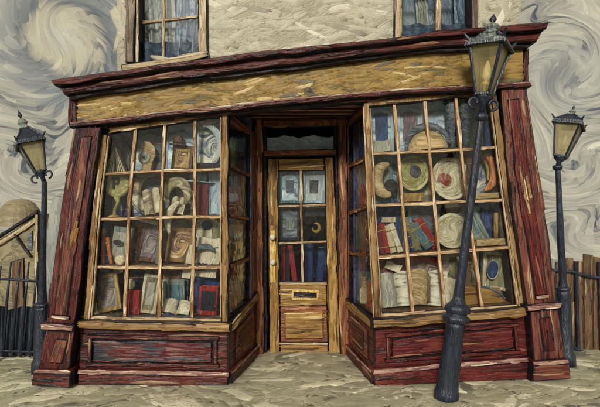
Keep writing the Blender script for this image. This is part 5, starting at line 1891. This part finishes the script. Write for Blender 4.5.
def hook():
    p = P(316, 233, YW2)
    t = thing('brass_hook', 'curled yellow brass hook behind the middle right door pane', 'hook', p)
    bm = NB()
    s = sc_(YW2)
    pts = [Vector((math.cos(R(a)) * 3.2 * s, 0, 5 * s + math.sin(R(a)) * 4 * s)) for a in range(120, -200, -20)]
    tube(bm, pts, [.006 + .014 * math.sin(math.pi * i / (len(pts) - 1)) for i in range(len(pts))], 10)
    mb('curl', bm, 'gilt', t, smooth=True)
    bm = NB()
    tube(bm, [Vector((0, .01, 5 * s)), Vector((0, .01, 16 * s))], .004, 6)
    mb('wire', bm, 'ink', t)
hook()
# the hung pictures and the hook share one dark board behind them
bd = thing('hanging_board', 'dark board behind the upper door panes carrying pictures', 'board', (0, YW2 + .03, 1.62))
bm = NB()
box(bm, -.34, .36, 0, .02, -.1, .62)
mb('panel', bm, 'b_black', bd)
bm = NB()
box(bm, -.36, -.34, -.004, .03, -1.6, .64); box(bm, .36, .38, -.004, .03, -1.6, .64)
mb('stand_frame', bm, 'darkwood_v', bd)

# ---- things behind the side panes
def side_book(label, S, t_, win, row, w, h, cover, depth_t=.1, lean=0, kind='book', yaw=0):
    nx = -1 if win == 'L' else 1
    e = S(t_, 200)
    x, y = e.x + nx * (w / 2 + .03), e.y
    z = shelf_z(win, row, x) + .002 + abs(math.sin(R(lean))) * w / 2
    p = S(t_, 212 - (z + h / 2 - EYE) / ((D + y) / D / PX))
    x = p.x + nx * (w / 2 + .02)
    t = thing('book', label, 'book', (x, y, z), (0, R(lean), R(8 if win == 'L' else -8)), 'books behind the side panes')
    bm = NB()
    d = .028
    strip(bm, [(-w / 2, 0, 0), (w / 2, 0, 0)], [(-w / 2, 0, h), (w / 2, 0, h)], Vector((0, .006, 0)), ch=.004, edge=0)
    box(bm, -w / 2, w / 2, d, d + .006, 0, h); box(bm, -w / 2, -w / 2 + .006, .006, d, 0, h)
    mb('cover', bm, cover, t)
    bm = NB()
    box(bm, -w / 2 + .006, w / 2 - .004, .006, d, .005, h - .005)
    mb('pages', bm, 'page', t)
side_book('dark green book standing in for a reflection in the top left side pane', SL, .35, 'L', 0, .3, .33, 'greenish')  # made-up book coloured as the pane's greenish reflection
side_book('red book behind the left side pane, second row', SL, .22, 'L', 1, .16, .26, 'b_red', .08)
side_book('grey mauve book behind the left side pane, second row', SL, .46, 'L', 1, .2, .27, 'b_mauve', .06)
side_book('pale green book behind the left side pane, third row', SL, .52, 'L', 2, .2, .36, 'b_cream', .08)
side_book('olive book behind the left side pane, third row', SL, .24, 'L', 2, .22, .34, 'b_olive', .06)
side_book('navy book behind the lowest left side pane', SL, .24, 'L', 3, .24, .3, 'b_navy', .06)
side_book('olive grey book behind the lowest left side pane', SL, .5, 'L', 3, .18, .33, 'b_greygreen', .12)
side_book('navy book behind the top right side pane', SRt, .45, 'R', 0, .42, .34, 'b_navy', .08)
side_book('teal book behind the right side pane, second row', SRt, .5, 'R', 1, .4, .36, 'b_teal', .14)
side_book('rust red book behind the right side pane, second row', SRt, .42, 'R', 1, .3, .19, 'b_red', .05)
side_book('dark green book behind the right side pane, third row', SRt, .66, 'R', 2, .24, .36, 'greenish', .06)
side_book('maroon book behind the right side pane, third row', SRt, .28, 'R', 2, .22, .33, 'b_maroon', .06)
side_book('orange red book behind the lowest right side pane', SRt, .25, 'R', 3, .3, .25, 'b_red', .06)
side_book('teal book behind the lowest right side pane', SRt, .66, 'R', 3, .24, .3, 'b_teal', .12)
def bottle(label, x, y, win, row):
    t = thing('bottle', label, 'bottle', (x, y, shelf_z(win, row, x) + .002), (0, 0, 0), 'vessels in the shop windows')
    bm = NB()
    lathe(bm, [(.04, 0), (.045, .02), (.045, .14), (.02, .2), (.018, .26), (.022, .27)], 16)
    mb('body', bm, 'ivory', t, smooth=True)
    bm = NB()
    lathe(bm, [(.015, .268), (.016, .3), (.0, .302)], 12)
    mb('cork', bm, 'b_brown', t, smooth=True)
p = SRt(.52, 200); bottle('cream bottle behind the lowest right side pane', p.x + .08, p.y, 'R', 3)
p = SL(.4, 200); 
t = thing('jar', 'white round jar behind the lowest left side pane', 'jar', (p.x - .1, p.y, shelf_z('L', 3, p.x) + .002), (0, 0, 0), 'vessels in the shop windows')
bm = NB(); lathe(bm, [(.03, 0), (.055, .04), (.055, .1), (.03, .13), (.034, .14)], 16); mb('body', bm, 'ivory', t, smooth=True)
bm = NB(); lathe(bm, [(.036, .138), (.036, .15), (.012, .165)], 16); mb('lid', bm, 'b_cream', t, smooth=True)

# ---------------------------------------------------------------- street lamps


def street_lamp(label, foot, scale, prof, post_m, head_at, axis_lean, head_lean, yaw, head, glassmat, curls=True, bend=None, collar_m='iron'):
    """prof: (radius, height) rings of base and post, metres along the post; head: sizes of the lantern."""
    t = thing('street_lamp', label, 'street lamp', foot, (0, 0, 0), 'street lamps')
    AXM = Matrix.Rotation(R(axis_lean), 4, 'Y')
    def pt(v):
        q = AXM @ Vector(v)
        if bend:
            q.x += bend * math.sin(q.z * 2.3)
        return q
    def lat(prf, seg=14, jig=0):
        bm = NB()
        lathe(bm, prf, seg)
        for v in bm.verts:
            v.co = pt(v.co)
        return bm
    base, post = prof['base'], prof['post']
    # subdivide the post so it can wobble
    pp = []
    for (a, b) in zip(post, post[1:]):
        for k in range(8):
            f = k / 8
            pp.append((a[0] + (b[0] - a[0]) * f, a[1] + (b[1] - a[1]) * f))
    pp.append(post[-1])
    build('base', lat(base), 'iron', t, smooth=True, wobble=.004)
    build('post', lat(pp), 'iron', t, smooth=True, wobble=.004)
    for c_ in prof.get('collars', []):
        build('collar', lat(c_), collar_m, t, smooth=True, wobble=.002)
    H0 = head_at
    HM = Matrix.Translation(pt((0, 0, H0))) @ Matrix.Rotation(R(head_lean), 4, 'Y') @ Matrix.Rotation(R(yaw), 4, 'Z')
    cs = head.get('cs', 1.0)
    rb, rt, hg, re, hr, rc = head['rb'], head['rt'], head['hg'], head['re'], head['hr'], head['rc']
    q2 = math.sqrt(2)
    z0 = head['z0']
    cor = lambda r, z: [HM @ Vector((sx * r, sy * r, z)) for sx, sy in ((-1, -1), (1, -1), (1, 1), (-1, 1))]
    # lantern floor and neck
    bm = NB()
    lathe(bm, [(rb * .5, 0), (rb * .45, z0 * .5), (rb * 1.15, z0 * .8), (rb * 1.25, z0)], 12, HM)
    build('neck', bm, 'iron', t, smooth=True, wobble=.002)
    if curls:
        for sg in (-1, 1):
            bm = NB()
            pts = []
            for i in range(17):
                a = R(-100 + 300 * i / 16)
                rr_ = rb * (.95 - .45 * i / 16)
                pts.append(HM @ Matrix.Rotation(R(-yaw), 4, 'Z') @ Vector((sg * (rb * 1.5 + math.cos(a) * rr_), -.01, z0 * .55 + math.sin(a) * rr_)))
            tube(bm, pts, .013 * scale, 8)
            build('scroll', bm, 'iron', t, smooth=True, wobble=0)
    c0, c1 = cor(rb, z0), cor(rt, z0 + hg)
    bm = NB()
    for k in range(4):
        tube(bm, [c0[k], c1[k]], [.013 * scale, .016 * scale], 6)
        tube(bm, [c1[k], c1[(k + 1) % 4]], .017 * scale, 6)
        tube(bm, [c0[k], c0[(k + 1) % 4]], .015 * scale, 6)
    build('lantern_frame', bm, 'iron', t, wobble=.002)
    bm = NB()
    g0, g1 = cor(rb * .97, z0 + .005), cor(rt * .97, z0 + hg - .005)
    for k in range(4):
        a, b, c, d = g0[k], g0[(k + 1) % 4], g1[(k + 1) % 4], g1[k]
        n = (b - a).cross(d - a).normalized() * .003
        prism(bm, [a, b, c, d], -n)
    build('lantern_glass', bm, glassmat, t, wobble=0)
    # burner and mantle
    bm = NB()
    lathe(bm, [(.014 * scale, z0), (.014 * scale, z0 + hg * .2), (.035 * scale, z0 + hg * .22), (.02 * scale, z0 + hg * .28)], 10, HM)
    build('burner', bm, 'brass_v', t, smooth=True, wobble=0)
    bm = NB()
    lathe(bm, [(.016 * scale, z0 + hg * .28), (.034 * scale, z0 + hg * .38), (.03 * scale, z0 + hg * .55), (.008 * scale, z0 + hg * .72)], 12, HM)
    build('mantle', bm, 'mantle', t, smooth=True, wobble=.004)
    # roof
    bm = NB()
    e0 = cor(re, z0 + hg - .01); e1 = cor(re * .98, z0 + hg + .03 * scale); e2 = cor(re * .62, z0 + hg + hr * .55); e3 = cor(rc, z0 + hg + hr)
    rgs = [[bm.verts.new(p) for p in e] for e in (e0, e1, e2, e3)]
    for i in range(3):
        for k in range(4):
            bm.faces.new((rgs[i][k], rgs[i][(k + 1) % 4], rgs[i + 1][(k + 1) % 4], rgs[i + 1][k]))
    bm.faces.new(rgs[0]); bm.faces.new(rgs[3])
    build('roof', bm, head.get('roof', 'iron_pale'), t, wobble=.002)
    bm = NB()
    for k in range(4):
        tube(bm, [e1[k], e2[k], e3[k]], .012 * scale, 6)
        tube(bm, [e0[k], e0[(k + 1) % 4]], .016 * scale, 6)
        d_ = (e1[k] - (HM @ Vector((0, 0, z0 + hg)))).normalized()
        tube(bm, [e1[k] - d_ * .02, e1[k] + d_ * .03 * scale + Vector((0, 0, .045 * scale))], [.02 * scale, .007 * scale], 6)
    build('roof_ridge', bm, 'iron', t, wobble=0)
    zt_ = z0 + hg + hr
    bm = NB()
    lathe(bm, [(rc * 1.25, zt_), (rc * 1.3, zt_ + .02 * scale * cs), (rc * .8, zt_ + .04 * scale * cs), (rc * .8, zt_ + .07 * scale * cs), (rc * 1.15, zt_ + .085 * scale * cs),
               (rc * 1.1, zt_ + .1 * scale * cs), (rc * .85, zt_ + .13 * scale * cs), (rc * .35, zt_ + .155 * scale * cs)], 14, HM)
    build('cap', bm, 'iron_pale', t, smooth=True, wobble=0)
    bm = NB()
    zz = zt_ + .15 * scale * cs
    lathe(bm, [(rc * .3, zz), (rc * .22, zz + .02 * scale * cs), (rc * .5, zz + .045 * scale * cs), (rc * .36, zz + .075 * scale * cs), (rc * .1, zz + .11 * scale * cs), (.002, zz + .125 * scale * cs)], 12, HM)
    build('finial', bm, 'iron', t, smooth=True, wobble=0)
    return t
YL = -0.345
f = P(446, 402, YL); f.z = ground_z(f.x, YL)
street_lamp('tall leaning street lamp in front of the right shop window', f, 1.0,
            {'base': [(.104, 0), (.102, .05), (.092, .08), (.088, .12), (.082, .35), (.074, .6), (.07, .66)],
             'post': [(.078, .78), (.046, .84), (.040, 1.0), (.036, 1.3), (.034, 1.7), (.029, 2.2), (.027, 2.36)],
             'collars': [[(.08, .64), (.11, .655), (.112, .69), (.086, .705), (.082, .72), (.106, .735), (.104, .77), (.07, .80)],
                         [(.03, 2.33), (.052, 2.345), (.054, 2.385), (.034, 2.40)]]},
            'iron', 2.39, 7.1, 7.0, -37,
            {'rb': .052, 'rt': .128, 'hg': .40, 're': .150, 'hr': .10, 'rc': .062, 'z0': .165, 'cs': .66}, 'lampglass')
YS = 0.3
f = P(41, 373, YS); f.z = 0
street_lamp('small street lamp with a tilted lantern by the iron railing', f, .72,
            {'base': [(.085, 0), (.085, .1), (.07, .14), (.068, .62), (.06, .66)],
             'post': [(.048, .68), (.036, .8), (.027, 1.2), (.026, 1.7), (.024, 1.87)],
             'collars': [[(.06, .64), (.074, .65), (.074, .675), (.05, .69)]]},
            'iron', 1.86, 1.0, -20, 34,
            {'rb': .045, 'rt': .105, 'hg': .29, 're': .122, 'hr': .15, 'rc': .04, 'z0': .11, 'roof': 'iron'}, 'lampglass_pale')
f = P(566.5, 376, YS); f.z = ground_z(f.x, YS)
street_lamp('small street lamp leaning beside the wooden board fence', f, .72,
            {'base': [(.085, 0), (.085, .1), (.066, .14), (.062, .70), (.055, .74)],
             'post': [(.044, .76), (.034, .84), (.033, 1.3), (.026, 1.7), (.024, 1.93)],
             'collars': [[(.052, .72), (.066, .735), (.066, .755), (.045, .77)], [(.024, 1.90), (.044, 1.915), (.046, 1.945), (.028, 1.955)]]},
            'iron', 1.93, -2.6, 15, 52,
            {'rb': .05, 'rt': .11, 'hg': .32, 're': .125, 'hr': .10, 'rc': .028, 'z0': .11, 'roof': 'iron', 'cs': .5}, 'lampglass_pale', curls=False)

# ---------------------------------------------------------------- left: iron railing, cottage, plaster wall
YF = 0.75
rl = thing('iron_railing', 'dark iron railing with leaning bars before the ochre cottage', 'railing', (P(20, 0, YF).x, YF, 0))
O = Vector(rl.location)
def rbar(name, pts, rad, m='iron'):
    bm = NB()
    tube(bm, [Vector(p) - O for p in pts], rad, 8)
    return build(name, bm, m, rl, smooth=True, wobble=.004)
rbar('rail', [P(-40, 277, YF), P(10, 279.5, YF), P(40, 282, YF)], .014)
rbar('rail', [P(-40, 350, YF), P(10, 351, YF), P(40, 352, YF)], .014)
for x in (-34, -24, -14, -4, 6, 15, 24, 33):
    rbar('bar', [P(x - 3, 357, YF), P(x + 1, 300, YF), P(x + 5, 262 + (x % 3) * 2, YF)], [.015, .014, .008])
bm = NB()
for i in range(8):
    x = -36 + i * 10
    pxq(bm, [(x, 357), (x + 9.2, 357), (x + 9.6, 306 + (i * 7) % 5), (x + .6, 305 + (i * 5) % 7)], YF + .05, .03)
for v in bm.verts:
    v.co -= O
build('lower_board', bm, ['navyboard', 'edge'], rl)

YC = 2.2
ct = thing('cottage', 'small ochre gabled cottage with dark timbers and domed roof', 'cottage', (P(10, 0, YC).x, YC, 0))
O2 = Vector(ct.location)
def cpart(name, fn, m, parent=None):
    bm = NB(); fn(bm)
    for v in bm.verts:
        v.co -= O2
    o = build(name, bm, m, ct)
    if parent:
        o.parent = parent
    return o
cpart('wall', lambda b: prism(b, [P(-60, 345, YC), P(37, 345, YC), P(36, 214, YC), P(20, 226, YC), P(-8, 246, YC), P(-60, 240, YC)], BACK(1.6)), 'ochrewall')
def dome(b):
    c = P(20, 226, YC + .4)
    lathe(b, [(.30, 0), (.29, .12), (.26, .24), (.19, .34), (.10, .39), (0.001, .40)], 24, Matrix.Translation(c))
cpart('roof', dome, 'rooftile')
cpart('rafter', lambda b: pxbar(b, [(-10, 242), (16, 225), (38, 211)], 3.2, YC - .04, .05), ['black_h', 'edge'])
cpart('rafter', lambda b: pxbar(b, [(14, 234), (22, 246), (30, 257)], 2.4, YC - .045, .05), ['black_h', 'edge'])
cpart('barge_board', lambda b: pxbar(b, [(-10, 249), (17, 232), (36, 219)], 5, YC - .03, .05), ['stone_v', 'edge'])
wn_ = cpart('window', lambda b: prism(b, [P(27, 250, YC - .02), P(31.5, 250, YC - .02), P(32, 231, YC - .02), P(27, 237, YC - .02)], BACK(.03)), 'slate')
cpart('door', lambda b: pxq(b, [(12, 330), (24, 330), (23, 258), (11, 262)], YC - .03, .04), ['tanboard', 'edge'])
cpart('post', lambda b: pxbar(b, [(35, 345), (36.5, 214)], 4, YC - .05, .06), ['stone_v', 'edge'])

YP = 1.4
bm = NB()
O3 = Vector((P(60, 0, YP).x, YP, 0))
A = [P(44, 338, YP), P(46, 230, YP), P(50, 204, YP), P(53, 196, YP)]
B = [P(110, 338, YP), P(110, 230, YP), P(110, 214, YP), P(110, 210, YP)]
strip(bm, A, B, BACK(.2), res=.08, ch=.01, edge=0)
for v in bm.verts: v.co -= O3
pw = build('plaster_wall', bm, 'bluegrey', None)
pw.location = O3
tag(pw, 'pale blue grey plaster wall between the small lamp and the shop', 'wall')

# ---------------------------------------------------------------- right: wooden fence with iron rail
YG = 0.8
fn = thing('board_fence', 'weathered brown board fence with a dark iron rail', 'fence', (P(580, 0, YG).x, YG, ground_z(2.5, YG)))
O4 = Vector(fn.location)
def fpart(name, fn_, m):
    bm = NB(); fn_(bm)
    for v in bm.verts:
        v.co -= O4
    return build(name, bm, m, fn)
tops = [262, 258, 261, 254, 257, 252, 258, 255, 259]
def boards(i):
    x = 556 + i * 9.3
    def f_(b):
        pxq(b, [(x + 1.5, 358), (x + 9.6, 358), (x + 8.8, tops[i] + 1), (x + .4, tops[i])], YG, .03)
    return f_
for i in range(9):
    fpart('board', boards(i), ['tanboard', 'tanboard'])
fpart('rail', lambda b: tube(b, [P(552, 270, YG - .04), P(572, 272, YG - .04), P(590, 277, YG - .04), P(645, 284, YG - .04)], .016, 8), 'iron')
fpart('rail', lambda b: tube(b, [P(560, 340, YG - .04), P(578, 350, YG - .04), P(596, 357, YG - .04), P(645, 360, YG - .04)], .016, 8), 'iron')
for x in (577, 600, 625):
    fpart('post', lambda b: tube(b, [P(x + 2, 360, YG - .035), P(x, 300, YG - .035), P(x - 1, 262, YG - .035)], .018, 8), 'iron')
YH = 1.3
bm = NB()
O5 = Vector((P(556, 0, YH).x, YH, 0))
A = [P(500, 330, YH), P(552, 330, YH), P(562, 330, YH)]
B = [P(500, 262, YH), P(552, 258, YH), P(562, 262, YH)]
strip(bm, A, B, BACK(.2), res=.08, ch=.01, edge=0)
for v in bm.verts: v.co -= O5
gw = build('plaster_wall', bm, 'bluegrey', None)
gw.location = O5
tag(gw, 'low grey plaster wall behind the right street lamp', 'wall')
# EOF-PART-2
